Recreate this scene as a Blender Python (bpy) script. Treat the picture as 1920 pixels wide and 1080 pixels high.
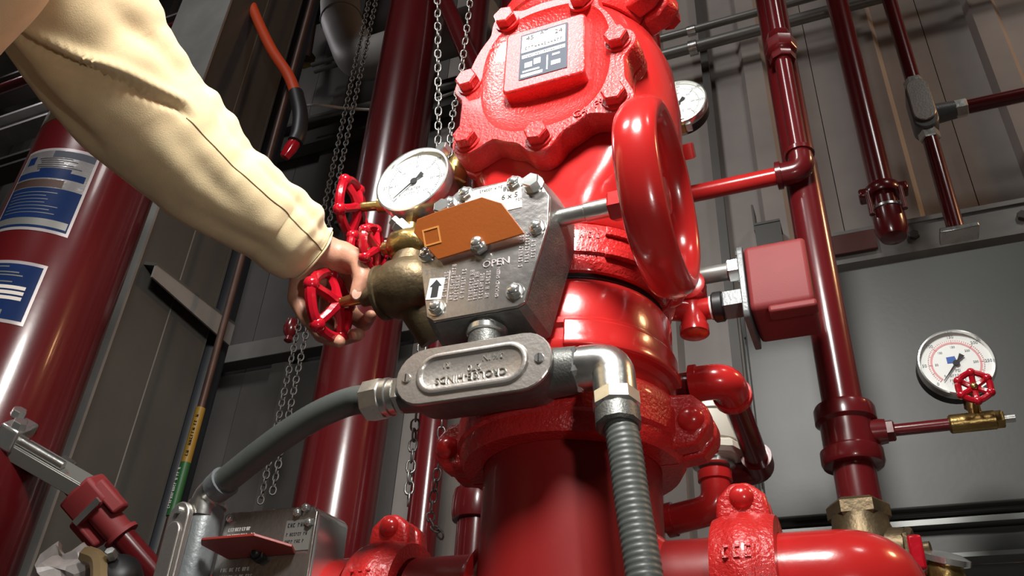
import bpy, bmesh, math, random
from mathutils import Vector, Matrix, Quaternion, noise

random.seed(7)
for o in list(bpy.data.objects):
    bpy.data.objects.remove(o, do_unlink=True)
scene = bpy.context.scene
COL = scene.collection
V = Vector
PI = math.pi

# ------------------------------------------------------------------ camera
cam = bpy.data.cameras.new('camera')
cam.sensor_width = 36.0
cam.lens = 29.869
cam.clip_start = 0.02
camo = bpy.data.objects.new('camera', cam)
COL.objects.link(camo)
camo.matrix_world = Matrix(((0.921203, 0.172837, 0.348586, 0.259228), (0.385895, -0.520301, -0.761821, -0.728866), (0.049699, 0.836309, -0.546000, -0.258922), (0, 0, 0, 1)))
scene.camera = camo

# ------------------------------------------------------------------ world, lamps, exposure
w = bpy.data.worlds.new('hall_air')
scene.world = w
w.use_nodes = True
w.node_tree.nodes['Background'].inputs[0].default_value = (0.55, 0.56, 0.6, 1)
w.node_tree.nodes['Background'].inputs[1].default_value = 0.05
vs = scene.view_settings
vs.view_transform = 'Standard'
vs.look = 'None'
vs.gamma = 1.0
vs.use_curve_mapping = False
vs.exposure = 0.0


def lamp(name, loc, target, power, size, color, spread=math.radians(150)):
    d = bpy.data.lights.new(name, 'AREA')
    d.shape = 'DISK'
    d.size = size
    d.energy = power
    d.color = color
    d.spread = spread
    o = bpy.data.objects.new(name, d)
    COL.objects.link(o)
    o.location = loc
    o.rotation_euler = (V(target) - V(loc)).to_track_quat('-Z', 'Y').to_euler()
    return o


lamp('work_lamp', (0.20, -0.76, 0.84), (-0.08, -0.12, 0.42), 8.2, 0.26, (1.0, 0.97, 0.92), math.radians(100))
lamp('camera_lamp', (0.50, -0.70, -0.12), (-0.15, 0.0, 0.15), 0.9, 0.05, (1.0, 0.95, 0.9))
lamp('high_bay_lamp', (-0.88, -1.75, 2.72), (-0.3, 0.2, 0.4), 22, 0.72, (1.0, 0.98, 0.97))
lamp('right_wall_fill', (1.9, -1.1, 3.2), (0.9, 1.0, 1.2), 8, 0.5, (1.0, 0.96, 0.92))  # added fill lamp, there only to brighten the right wall
lamp('warm_side_lamp', (2.3, 0.72, 1.9), (0.0, 0.1, 0.3), 9, 0.30, (1.0, 0.55, 0.26))
lamp('far_bay_lamp', (-3.0, 0.55, 2.9), (-0.8, 0.3, 0.6), 9, 0.45, (1.0, 0.93, 0.97))

# ------------------------------------------------------------------ materials


def mat(name, col, rough=0.4, metal=0.0, bump=0.0, bscale=200.0, var=0.0, vscale=30.0, coat=0.0, rvar=0.0,
        sheen=0.0, spec=0.5, bdetail=3.0, sss=0.0, bdist=0.002):
    m = bpy.data.materials.new(name)
    m.use_nodes = True
    nt = m.node_tree
    b = nt.nodes['Principled BSDF']
    b.inputs['Base Color'].default_value = (*col, 1)
    b.inputs['Roughness'].default_value = rough
    b.inputs['Metallic'].default_value = metal
    b.inputs['Specular IOR Level'].default_value = spec
    if coat:
        b.inputs['Coat Weight'].default_value = coat
        b.inputs['Coat Roughness'].default_value = 0.08
    if sheen:
        b.inputs['Sheen Weight'].default_value = sheen
        b.inputs['Sheen Roughness'].default_value = 0.5
    if sss:
        b.inputs['Subsurface Weight'].default_value = sss
        b.inputs['Subsurface Radius'].default_value = (0.01, 0.004, 0.002)
        b.inputs['Subsurface Scale'].default_value = 0.5
    tc = nt.nodes.new('ShaderNodeTexCoord')
    if var:
        n = nt.nodes.new('ShaderNodeTexNoise')
        n.inputs['Scale'].default_value = vscale
        n.inputs['Detail'].default_value = 4
        nt.links.new(tc.outputs['Object'], n.inputs['Vector'])
        r = nt.nodes.new('ShaderNodeValToRGB')
        r.color_ramp.elements[0].position = 0.3
        r.color_ramp.elements[1].position = 0.7
        r.color_ramp.elements[0].color = (*[c * (1 - var) for c in col], 1)
        r.color_ramp.elements[1].color = (*[min(1, c * (1 + var)) for c in col], 1)
        nt.links.new(n.outputs['Fac'], r.inputs['Fac'])
        nt.links.new(r.outputs['Color'], b.inputs['Base Color'])
        if rvar:
            mr = nt.nodes.new('ShaderNodeMapRange')
            mr.inputs['To Min'].default_value = max(0.02, rough - rvar)
            mr.inputs['To Max'].default_value = rough + rvar
            nt.links.new(n.outputs['Fac'], mr.inputs['Value'])
            nt.links.new(mr.outputs['Result'], b.inputs['Roughness'])
    if bump:
        n2 = nt.nodes.new('ShaderNodeTexNoise')
        n2.inputs['Scale'].default_value = bscale
        n2.inputs['Detail'].default_value = bdetail
        nt.links.new(tc.outputs['Object'], n2.inputs['Vector'])
        bp = nt.nodes.new('ShaderNodeBump')
        bp.inputs['Strength'].default_value = bump
        bp.inputs['Distance'].default_value = bdist
        nt.links.new(n2.outputs['Fac'], bp.inputs['Height'])
        nt.links.new(bp.outputs['Normal'], b.inputs['Normal'])
    return m


def glass_mat(name):
    m = bpy.data.materials.new(name)
    m.use_nodes = True
    nt = m.node_tree
    nt.nodes.remove(nt.nodes['Principled BSDF'])
    out = nt.nodes['Material Output']
    tr = nt.nodes.new('ShaderNodeBsdfTransparent')
    gl = nt.nodes.new('ShaderNodeBsdfGlossy')
    gl.inputs['Roughness'].default_value = 0.05
    mx = nt.nodes.new('ShaderNodeMixShader')
    mx.inputs[0].default_value = 0.05
    nt.links.new(tr.outputs[0], mx.inputs[1])
    nt.links.new(gl.outputs[0], mx.inputs[2])
    nt.links.new(mx.outputs[0], out.inputs['Surface'])
    return m


M = dict(
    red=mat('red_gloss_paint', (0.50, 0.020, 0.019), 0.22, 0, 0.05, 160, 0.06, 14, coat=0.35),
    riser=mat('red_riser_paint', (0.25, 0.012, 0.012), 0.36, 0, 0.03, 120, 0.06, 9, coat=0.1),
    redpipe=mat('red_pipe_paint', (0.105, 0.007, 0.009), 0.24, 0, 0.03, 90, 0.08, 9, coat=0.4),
    redcast=mat('red_rough_cast_paint', (0.52, 0.020, 0.019), 0.30, 0, 1.0, 330, 0.08, 60, coat=0.3, bdist=0.0012),
    redwheel=mat('red_handwheel_enamel', (0.40, 0.006, 0.016), 0.16, 0, 0.2, 120, 0.1, 40, coat=0.5),
    redbox=mat('red_powder_coat', (0.22, 0.022, 0.024), 0.62, 0, 0.06, 500, 0.04, 20),
    zinc=mat('zinc_plated_steel', (0.62, 0.63, 0.60), 0.28, 0.95, 0.15, 90, 0.12, 30, rvar=0.08),
    chrome=mat('bright_plated_steel', (0.72, 0.74, 0.72), 0.20, 0.88, 0.05, 60, 0.05, 20),
    cast=mat('cast_grey_metal', (0.17, 0.175, 0.165), 0.45, 0.75, 0.5, 520, 0.15, 120, bdist=0.0008),
    plate=mat('brushed_cover_plate', (0.46, 0.44, 0.42), 0.24, 0.9, 0.1, 160, 0.08, 26, rvar=0.05),
    aluminium=mat('cast_aluminium', (0.46, 0.43, 0.40), 0.34, 0.8, 0.12, 240, 0.06, 40),
    brass=mat('aged_brass', (0.34, 0.235, 0.085), 0.30, 0.9, 0.3, 150, 0.3, 45, rvar=0.1),
    bronze=mat('dull_bronze', (0.135, 0.100, 0.055), 0.45, 0.7, 0.3, 180, 0.25, 40),
    flex=mat('grey_vinyl_conduit', (0.078, 0.087, 0.081), 0.42, 0, 0.1, 90, 0.06, 30),
    greybody=mat('grey_painted_casting', (0.15, 0.165, 0.17), 0.4, 0.2, 0.2, 260, 0.08, 40),
    black=mat('black_rubber', (0.012, 0.012, 0.013), 0.45),
    faint=mat('grey_ink', (0.22, 0.24, 0.25), 0.5),
    ink=mat('black_ink', (0.01, 0.01, 0.012), 0.5),
    white=mat('white_print', (0.80, 0.80, 0.78), 0.4),
    dial=mat('white_dial', (0.86, 0.89, 0.86), 0.35),
    dialpink=mat('pink_dial_print', (0.75, 0.36, 0.36), 0.4),
    dialblue=mat('blue_dial_print', (0.05, 0.13, 0.42), 0.4),
    glass=glass_mat('gauge_glass'),
    orange=mat('orange_indicator_paint', (0.32, 0.078, 0.010), 0.45, 0, 0.06, 300, 0.05, 18),
    mark=mat('pale_orange_mark', (0.62, 0.27, 0.07), 0.45),
    redflag=mat('dark_red_indicator_paint', (0.24, 0.024, 0.018), 0.45, 0, 0.06, 300, 0.05, 18),
    orangecap=mat('orange_plastic_cap', (0.85, 0.10, 0.02), 0.35),
    whitecup=mat('ivory_plastic', (0.62, 0.60, 0.52), 0.35, 0, 0, 1, 0.05, 20),
    bluelabel=mat('dark_blue_label', (0.010, 0.028, 0.105), 0.22, 0, 0.03, 60, 0.1, 12, coat=0.3),
    foil=mat('silver_foil_label', (0.62, 0.60, 0.60), 0.22, 0.75, 0.4, 60, 0.08, 30),
    foiledge=mat('label_border', (0.55, 0.50, 0.50), 0.3, 0.4),
    nameplate=mat('dark_nameplate', (0.05, 0.06, 0.08), 0.5, 0.0, spec=0.25),
    sticker=mat('cream_sticker', (0.80, 0.74, 0.66), 0.4),
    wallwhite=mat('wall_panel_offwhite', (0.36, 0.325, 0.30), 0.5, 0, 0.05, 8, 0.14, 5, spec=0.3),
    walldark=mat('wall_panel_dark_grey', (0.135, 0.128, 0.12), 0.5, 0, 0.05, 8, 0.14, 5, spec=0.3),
    wallgrey=mat('wall_grey_steel', (0.10, 0.098, 0.09), 0.5, 0, 0.06, 40, 0.12, 4),
    gapdark=mat('dark_gap_tone', (0.030, 0.034, 0.042), 0.5, 0, 0, 1, 0.1, 8),
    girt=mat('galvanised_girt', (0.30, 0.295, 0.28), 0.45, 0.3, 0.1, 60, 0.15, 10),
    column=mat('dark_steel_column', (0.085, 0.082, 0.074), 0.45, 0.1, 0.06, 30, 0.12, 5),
    enclosure=mat('enclosure_grey_paint', (0.062, 0.066, 0.062), 0.46, 0, 0.05, 120, 0.07, 6, rvar=0.05),
    encltrim=mat('enclosure_trim_steel', (0.22, 0.23, 0.22), 0.35, 0.5),
    pipegrey=mat('grey_insulated_pipe', (0.34, 0.33, 0.31), 0.5, 0, 0.1, 30, 0.1, 8),
    emt=mat('grey_steel_conduit', (0.26, 0.26, 0.24), 0.4, 0.5),
    copper=mat('dull_copper', (0.075, 0.04, 0.03), 0.5, 0.4, 0.1, 60, 0.2, 20),
    yellow=mat('yellow_marker', (0.28, 0.16, 0.014), 0.5),
    green=mat('green_marker', (0.014, 0.10, 0.024), 0.5),
    cord=mat('orange_cord', (0.55, 0.06, 0.012), 0.45),
    chain=mat('steel_chain', (0.27, 0.27, 0.255), 0.38, 0.85),
    chaindull=mat('dull_galvanised_chain', (0.13, 0.13, 0.125), 0.5, 0.5),
    cloth=mat('tan_fabric', (0.72, 0.58, 0.345), 0.85, 0, 0.35, 900, 0.07, 40, sheen=0.25, spec=0.2, bdist=0.0006),
    clothdark=mat('tan_seam', (0.20, 0.14, 0.07), 0.9),
    skin=mat('skin', (0.50, 0.25, 0.165), 0.45, 0, 0.3, 380, 0.12, 70, spec=0.4, sss=0.08, bdist=0.0008),
    nail=mat('fingernail', (0.62, 0.36, 0.27), 0.28),
    denim=mat('dark_trousers', (0.03, 0.035, 0.05), 0.85),
    leather=mat('brown_leather', (0.06, 0.035, 0.02), 0.5),
    hair=mat('brown_hair', (0.035, 0.02, 0.012), 0.6, 0, 0.6, 200),
    floor=mat('concrete_floor', (0.20, 0.195, 0.185), 0.55, 0, 0.15, 40, 0.15, 6),
    ceil=mat('ceiling_deck', (0.28, 0.28, 0.27), 0.7, 0, 0, 1, 0.08, 3),
    bag=mat('clear_plastic_bag', (0.45, 0.41, 0.39), 0.35, 0, 0.6, 40, 0.2, 60, spec=0.5),
    tape=mat('brown_tape', (0.22, 0.15, 0.07), 0.4),
    redsign=mat('faded_red_plate', (0.13, 0.04, 0.035), 0.5),
)

# ------------------------------------------------------------------ builders
ORIGIN = {}


def frame(o, z, x=None):
    """matrix at o whose local z runs along z and local x is nearest to x"""
    z = V(z).normalized()
    x = V(x) if x is not None else (V((0, 0, 1)) if abs(z.z) < 0.9 else V((1, 0, 0)))
    x = (x - z * x.dot(z)).normalized()
    y = z.cross(x)
    m = Matrix((x, y, z)).transposed().to_4x4()
    m.translation = V(o)
    return m


def fillet(pts, r, n=6):
    """round the corners of a polyline"""
    pts = [V(p) for p in pts]
    out = [pts[0]]
    for i in range(1, len(pts) - 1):
        a, b, c = pts[i - 1], pts[i], pts[i + 1]
        u, v = (a - b), (c - b)
        lu, lv = u.length, v.length
        u.normalize(); v.normalize()
        ang = u.angle(v)
        t = min(r / math.tan(ang / 2), lu * 0.49, lv * 0.49)
        p, q = b + u * t, b + v * t
        for k in range(n + 1):
            s = k / n
            out.append((p * (1 - s) + b * s) * (1 - s) + (b * (1 - s) + q * s) * s)
    out.append(pts[-1])
    return out


def spline(pts, n=8):
    """Catmull-Rom through points"""
    pts = [V(p) for p in pts]
    P = [pts[0] * 2 - pts[1]] + pts + [pts[-1] * 2 - pts[-2]]
    out = []
    for i in range(1, len(P) - 2):
        a, b, c, d = P[i - 1], P[i], P[i + 1], P[i + 2]
        for k in range(n):
            t = k / n
            out.append(0.5 * ((2 * b) + (c - a) * t + (2 * a - 5 * b + 4 * c - d) * t * t + (3 * b - a - 3 * c + d) * t ** 3))
    out.append(pts[-1])
    return out


def resample(pts, step):
    """even spacing along a polyline"""
    out, left = [pts[0].copy()], step
    for a, b in zip(pts[:-1], pts[1:]):
        L_ = (b - a).length
        s_ = left
        while s_ <= L_:
            out.append(a.lerp(b, s_ / L_))
            s_ += step
        left = s_ - L_
    return out


class MB:
    def __init__(self, m=None):
        self.v, self.f = [], []
        self.m = m or Matrix.Identity(4)

    def add(self, vs, fs, m=None):
        b = len(self.v)
        mm = self.m @ m if m is not None else self.m
        self.v += [mm @ V(p) for p in vs]
        self.f += [[b + i for i in q] for q in fs]
        return self

    def lathe(self, prof, n=32, a0=0.0, a1=2 * PI, caps=True, m=None):
        """profile of (r, z) turned about local z"""
        full = abs(a1 - a0 - 2 * PI) < 1e-6
        k = n if full else n + 1
        vs, fs = [], []
        for i in range(k):
            a = a0 + (a1 - a0) * i / n
            c, s = math.cos(a), math.sin(a)
            vs += [(r * c, r * s, z) for r, z in prof]
        L = len(prof)
        for i in range(n):
            j = (i + 1) % k
            for q in range(L - 1):
                fs.append([i * L + q, j * L + q, j * L + q + 1, i * L + q + 1])
        if caps and full:
            fs.append([i * L for i in range(k)][::-1])
            fs.append([i * L + L - 1 for i in range(k)])
        elif caps:
            fs.append(list(range(L))[::-1] if False else list(range(L)))
            fs.append([(k - 1) * L + q for q in range(L)][::-1])
            for i in range(n):  # close the inside
                fs.append([i * L, i * L + L - 1, (i + 1) * L + L - 1, (i + 1) * L])
        return self.add(vs, fs, m)

    def cyl(self, p0, p1, r0, r1=None, n=24, ch=0.0, x=None):
        p0, p1 = V(p0), V(p1)
        h = (p1 - p0).length
        r1 = r0 if r1 is None else r1
        pr = [(r0, 0), (r1, h)] if not ch else [(r0 - ch, 0), (r0, ch), (r1, h - ch), (r1 - ch, h)]
        return self.lathe(pr, n, m=frame(p0, p1 - p0, x))

    def hexa(self, p0, p1, r, ch=0.0, x=None, n=6):
        p0, p1 = V(p0), V(p1)
        h = (p1 - p0).length
        ch = ch or r * 0.12
        return self.lathe([(r - ch, 0), (r, ch), (r, h - ch), (r - ch, h)], n, m=frame(p0, p1 - p0, x))

    def dome(self, c, axis, r, h=None, n=20, k=6, base=0.0):
        h = h or r
        pr = ([(r, -base)] if base else []) + [(r * math.cos(a), h * math.sin(a)) for a in [PI / 2 * i / k for i in range(k)]] + [(r * 0.02, h)]
        return self.lathe(pr, n, m=frame(c, axis))

    def ball(self, c, r, n=16, k=10, s=(1, 1, 1)):
        pr = [(max(0.001, math.sin(PI * i / k)) * r, -math.cos(PI * i / k) * r) for i in range(k + 1)]
        m = Matrix.Translation(V(c)) @ Matrix.Diagonal((*s, 1))
        return self.lathe(pr, n, m=m)

    def box(self, c, s, m=None):
        x, y, z = [q / 2 for q in s]
        c = V(c)
        vs = [c + V((a * x, b * y, d * z)) for a in (-1, 1) for b in (-1, 1) for d in (-1, 1)]
        fs = [[0, 1, 3, 2], [4, 6, 7, 5], [0, 4, 5, 1], [2, 3, 7, 6], [0, 2, 6, 4], [1, 5, 7, 3]]
        return self.add(vs, fs, m)

    def prism(self, poly, z0, z1, m=None, s1=1.0, c=(0, 0)):
        """polygon in local xy from z0 to z1; the far end scaled by s1 about c"""
        n = len(poly)
        vs = [(x, y, z0) for x, y in poly] + [(c[0] + (x - c[0]) * s1, c[1] + (y - c[1]) * s1, z1) for x, y in poly]
        fs = [list(range(n))[::-1], [n + i for i in range(n)]]
        fs += [[i, (i + 1) % n, n + (i + 1) % n, n + i] for i in range(n)]
        return self.add(vs, fs, m)

    def tube(self, pts, r, n=12, closed=False, caps=True, squash=None):
        pts = [V(p) for p in pts]
        N = len(pts)
        rs = r if isinstance(r, (list, tuple)) else [r] * N
        tan = []
        for i in range(N):
            a = pts[(i - 1) % N] if (closed or i > 0) else pts[i]
            b = pts[(i + 1) % N] if (closed or i < N - 1) else pts[i]
            tan.append((b - a).normalized())
        u = tan[0].orthogonal().normalized()
        vs, fs = [], []
        for i in range(N):
            if i:
                q = tan[i - 1].rotation_difference(tan[i])
                u = q @ u
            u = (u - tan[i] * u.dot(tan[i])).normalized()
            w_ = tan[i].cross(u)
            for k in range(n):
                a = 2 * PI * k / n
                vs.append(pts[i] + (u * math.cos(a) + w_ * math.sin(a)) * rs[i])
        for i in range(N if closed else N - 1):
            j = (i + 1) % N
            for k in range(n):
                k2 = (k + 1) % n
                fs.append([i * n + k, i * n + k2, j * n + k2, j * n + k])
        if caps and not closed:
            fs.append([k for k in range(n)][::-1])
            fs.append([(N - 1) * n + k for k in range(n)])
        return self.add(vs, fs)

    def text(self, s, size, m, ext=0.0004, align='CENTER', sx=1.0):
        cu = bpy.data.curves.new('t', 'FONT')
        cu.body = s
        cu.size = size
        cu.extrude = ext
        cu.align_x = align
        cu.align_y = 'CENTER'
        cu.resolution_u = 2
        o = bpy.data.objects.new('t', cu)
        COL.objects.link(o)
        dg = bpy.context.evaluated_depsgraph_get()
        me = o.evaluated_get(dg).to_mesh()
        vs = [(p.co.x * sx, p.co.y, p.co.z) for p in me.vertices]
        fs = [list(p.vertices) for p in me.polygons]
        self.add(vs, fs, m)
        o.evaluated_get(dg).to_mesh_clear()
        bpy.data.objects.remove(o)
        bpy.data.curves.remove(cu)
        return self

    def build(self, name, material, parent=None, sharp=38, bevel=0.0, bseg=2, origin=None):
        if not self.v:
            return None
        base = ORIGIN[parent.name] if parent else V((0, 0, 0))
        mn = V([min(p[i] for p in self.v) for i in range(3)])
        mx = V([max(p[i] for p in self.v) for i in range(3)])
        c = V(origin) if origin is not None else (mn + mx) / 2
        me = bpy.data.meshes.new(name)
        me.from_pydata([p - c for p in self.v], [], self.f)
        bm = bmesh.new()
        bm.from_mesh(me)
        bmesh.ops.recalc_face_normals(bm, faces=bm.faces)
        bm.to_mesh(me)
        bm.free()
        for p in me.polygons:
            p.use_smooth = True
        me.set_sharp_from_angle(angle=math.radians(sharp))
        me.materials.append(material)
        o = bpy.data.objects.new(name, me)
        COL.objects.link(o)
        o.location = c - base
        if parent:
            o.parent = parent
        ORIGIN[o.name] = c
        if bevel:
            md = o.modifiers.new('bevel', 'BEVEL')
            md.width = bevel
            md.segments = bseg
            md.limit_method = 'ANGLE'
            md.angle_limit = math.radians(40)
            md.harden_normals = False
        return o


def tag(o, label, cat, group=None):
    o['label'] = label
    o['category'] = cat
    if group:
        o['group'] = group
    return o


def struct(o, label=None):
    o['kind'] = 'structure'
    if label:
        o['label'] = label
    return o


def thing(name, label, cat, loc, group=None):
    o = bpy.data.objects.new(name, None)
    o.empty_display_size = 0.02
    COL.objects.link(o)
    o.location = loc
    ORIGIN[o.name] = V(loc)
    return tag(o, label, cat, group)


def fine(o):
    """print too small to pick apart"""
    if o is not None:
        o['kind'] = 'stuff'
    return o


def plain(o, text):
    if o is not None:
        o['label'] = text
    return o


def scribble(mb, m, length, h, seed, ext=0.0003):
    """a row of small print too fine to read: short upright strokes of uneven height"""
    rnd = random.Random(seed)
    x = 0.0
    while x < length:
        if rnd.random() < 0.17:
            x += h * 0.6
            continue
        k = rnd.choice((0, 1, 2))
        w_ = h * 0.16
        if k == 0:
            mb.box((x, 0, 0), (w_, h, ext), m)
            mb.box((x + h * 0.22, h * 0.3, 0), (h * 0.3, w_, ext), m)
        elif k == 1:
            mb.box((x, 0, 0), (w_, h, ext), m)
            mb.box((x + h * 0.36, 0, 0), (w_, h, ext), m)
            mb.box((x + h * 0.18, -h * 0.1, 0), (h * 0.3, w_, ext), m)
        else:
            mb.box((x + h * 0.18, h * 0.4, 0), (h * 0.42, w_, ext), m)
            mb.box((x + h * 0.18, -h * 0.4, 0), (h * 0.42, w_, ext), m)
            mb.box((x + h * 0.02, 0.0, 0), (w_, h * 0.8, ext), m)
        x += h * 0.78
    return mb


FRONT = Matrix(((1, 0, 0, 0), (0, 0, -1, 0), (0, 1, 0, 0), (0, 0, 0, 1)))  # local xy -> world XZ, local z -> -Y (towards the viewer's side)


def front(x, y, z, rot=0.0):
    return Matrix.Translation((x, y, z)) @ FRONT @ Matrix.Rotation(rot, 4, 'Z')


def stadium(cx, cy, half, r, n=10):
    """outline of a long rounded slot along x"""
    p = [(cx + half - r + r * math.cos(a), cy + r * math.sin(a)) for a in [-PI / 2 + PI * i / n for i in range(n + 1)]]
    p += [(cx - half + r + r * math.cos(a), cy + r * math.sin(a)) for a in [PI / 2 + PI * i / n for i in range(n + 1)]]
    return p


def roundrect(cx, cy, w_, h, r, n=4):
    p = []
    for sx, sy, a0 in ((1, -1, -PI / 2), (1, 1, 0), (-1, 1, PI / 2), (-1, -1, PI)):
        for i in range(n + 1):
            a = a0 + PI / 2 * i / n
            p.append((cx + sx * (w_ / 2 - r) + r * math.cos(a), cy + sy * (h / 2 - r) + r * math.sin(a)))
    return p

# ================================================================== the room
struct(MB().box((-0.1, -1.5, -1.03), (6.4, 5.4, 0.06)).build('floor', M['floor']), 'grey concrete floor')
struct(MB().box((-0.1, -1.5, 4.23), (6.4, 5.4, 0.06)).build('ceiling', M['ceil']), 'pale metal roof deck')
struct(MB().box((-3.33, -1.5, 1.6), (0.06, 5.4, 5.2)).build('wall_left', M['wallgrey']), 'grey metal wall at far left')
struct(MB().box((3.13, -1.5, 1.6), (0.06, 5.4, 5.2)).build('wall_right', M['wallgrey']), 'grey metal wall at far right')
struct(MB().box((-0.1, -4.23, 1.6), (6.4, 0.06, 5.2)).build('wall_front', M['wallgrey']), 'grey metal wall behind the viewer')
wall = MB().box((-0.1, 1.16, 1.6), (6.4, 0.04, 5.2)).build('wall_back', M['wallgrey'])
struct(wall, 'ribbed metal wall behind the pipes')
# ribbed wall sheets, one mesh shared by all
prof = [(0.0, 0.0), (0.105, 0.0), (0.118, -0.022), (0.170, -0.022), (0.183, 0.0), (0.298, 0.0), (0.298, 0.02), (0.0, 0.02)]
sheet = light = None
x = -3.29
i = 0
while x < 1.6:
    if sheet is None:
        mb = MB()
        mb.prism(prof, -1.0, 4.2, Matrix.Translation((x, 1.12, 0)))
        sheet = mb.build('wall_sheet', M['walldark'], wall, sharp=20)
        base = sheet.location.copy()
        x0 = x
    else:
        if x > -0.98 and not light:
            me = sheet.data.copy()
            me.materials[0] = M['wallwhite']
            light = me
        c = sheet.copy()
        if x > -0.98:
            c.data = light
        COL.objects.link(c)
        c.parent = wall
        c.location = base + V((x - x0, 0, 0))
    x += 0.3
    i += 1

# horizontal girts across the wall
g = thing('wall_girt', 'pale horizontal steel channel across wall above the grey enclosure', 'girt', (0.5, 1.05, 0.9))
MB().box((0.9, 1.068, 0.99), (1.7, 0.05, 0.012)).build('flange', M['girt'], g)
MB().box((0.9, 1.055, 0.95), (1.7, 0.012, 0.074)).build('web', M['girt'], g)
MB().box((0.9, 1.068, 0.91), (1.7, 0.05, 0.012)).build('flange', M['girt'], g)
for k in range(5):
    MB().hexa((0.45 + 0.22 * k, 1.05, 0.95), (0.45 + 0.22 * k, 1.038, 0.95), 0.012).build('bolt', M['column'], g)
g = thing('wall_girt', 'pale horizontal steel channel low on wall left of the thick red pipe', 'girt', (-1.3, 1.05, 0.95))
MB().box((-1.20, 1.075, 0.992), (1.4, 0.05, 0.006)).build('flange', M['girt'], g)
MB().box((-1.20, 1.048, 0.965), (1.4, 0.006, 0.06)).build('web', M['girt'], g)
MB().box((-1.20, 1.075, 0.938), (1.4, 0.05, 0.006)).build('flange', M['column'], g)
g = thing('wall_girt', 'dark horizontal steel channel high on wall behind the chains', 'girt', (-1.3, 1.05, 1.9))
MB().box((-1.25, 1.068, 1.93), (1.8, 0.05, 0.012)).build('flange', M['column'], g)
MB().box((-1.25, 1.085, 1.87), (1.8, 0.012, 0.12)).build('web', M['column'], g)
MB().box((-1.25, 1.068, 1.81), (1.8, 0.05, 0.012)).build('flange', M['column'], g)
g = thing('wall_girt', 'dark horizontal steel channel behind the red check valve', 'girt', (-0.5, 1.05, 1.3))
MB().box((-0.75, 1.068, 1.40), (0.9, 0.05, 0.012)).build('flange', M['column'], g)
MB().box((-0.75, 1.085, 1.34), (0.9, 0.012, 0.12)).build('web', M['column'], g)
MB().box((-0.75, 1.068, 1.28), (0.9, 0.05, 0.012)).build('flange', M['column'], g)

# dark vertical joint strip on the wall at the right
t = MB().box((0.02, 1.09, 1.6), (0.022, 0.012, 5.1)).build('trim_1', M['column'])
struct(t, 'dark vertical joint strip in the wall')

# boxed steel column at left, with its bracket
c = thing('steel_column', 'boxed dark grey steel column standing behind the red tank', 'column', (-1.172, 0.42, -1))
MB().box((-1.172, 0.302, 1.6), (0.19, 0.006, 5.19)).build('front_plate', M['girt'], c)  # paler than the side plates: the lit face is put into its colour
for y0, y1 in ((0.306, 0.416), (0.420, 0.54)):
    MB().box((-1.082, (y0 + y1) / 2, 1.6), (0.008, y1 - y0, 5.19)).build('side_plate', M['column'], c)
MB().box((-1.084, 0.418, 1.6), (0.010, 0.004, 5.19)).build('joint_strip', M['girt'], c)
MB().box((-1.172, 0.537, 1.6), (0.19, 0.006, 5.19)).build('back_plate', M['column'], c)
MB().box((-1.264, 0.42, 1.6), (0.006, 0.23, 5.19)).build('side_plate', M['column'], c)
b = thing('angle_bracket', 'folded grey sheet metal bracket on the dark steel column', 'bracket', (-1.1, 0.45, 0.7))
mb = MB()
mb.prism([(0, 0), (0.040, -0.012), (0.040, -0.020), (0, -0.008)], 0.315, 0.575, Matrix(((1, 0, 0, -1.080), (0, 0, 1, 0), (0, 1, 0, 0.735), (0, 0, 0, 1))))
mb.build('shelf', M['column'], b)
mb = MB()
mb.prism([(0.315, 0.004), (0.575, 0.004), (0.575, -0.050), (0.315, -0.026)], 0, 0.005, Matrix(((0, 0, 1, -1.045), (1, 0, 0, 0), (0, 1, 0, 0.713), (0, 0, 0, 1))))
mb.build('lip', M['girt'], b)

# horizontal beams beyond the tank, top left
for k, (zz, hh, mt, lab) in enumerate(((1.98, 0.05, 'column', 'dark steel beam behind the sleeve, lowest of the far beams'),
                                       (2.25, 0.09, 'girt', 'pale steel beam behind the sleeve, between two dark beams'),
                                       (2.55, 0.10, 'column', 'dark steel beam behind the sleeve, highest of the far beams'))):
    bb = MB()
    bb.box((-2.45, 0.90, zz + hh / 2), (1.6, 0.09, 0.012))
    bb.box((-2.45, 0.90, zz), (1.6, 0.012, hh))
    bb.box((-2.45, 0.90, zz - hh / 2), (1.6, 0.09, 0.012))
    tag(bb.build('steel_beam', M[mt]), lab, 'beam')
tag(MB().cyl((-3.25, 0.75, 2.32), (-1.65, 0.75, 2.32), 0.022).build('sprinkler_line', M['redpipe']),
    'thin dark red horizontal pipe behind the sleeve', 'pipe')

# ------------------------------------------------------------------ conduits and pipes on the wall, right
for zz, r, yy, lab in ((1.805, 0.012, 1.02, 'thin horizontal steel conduit on wall, upper of the two'),
                       (1.73, 0.017, 1.02, 'thicker horizontal steel conduit on wall, lower of the two')):
    cc = thing('wall_conduit', lab, 'conduit', (0.3, yy, zz))
    MB().cyl((-0.12, yy, zz + 0.004), (1.5, yy, zz - 0.01), r).build('tube', M['emt'], cc)
    for xx in (0.0, 0.75):
        MB().cyl((xx - 0.012, yy, zz), (xx + 0.012, yy, zz), r * 1.35).build('strap', M['zinc'], cc)

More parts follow.
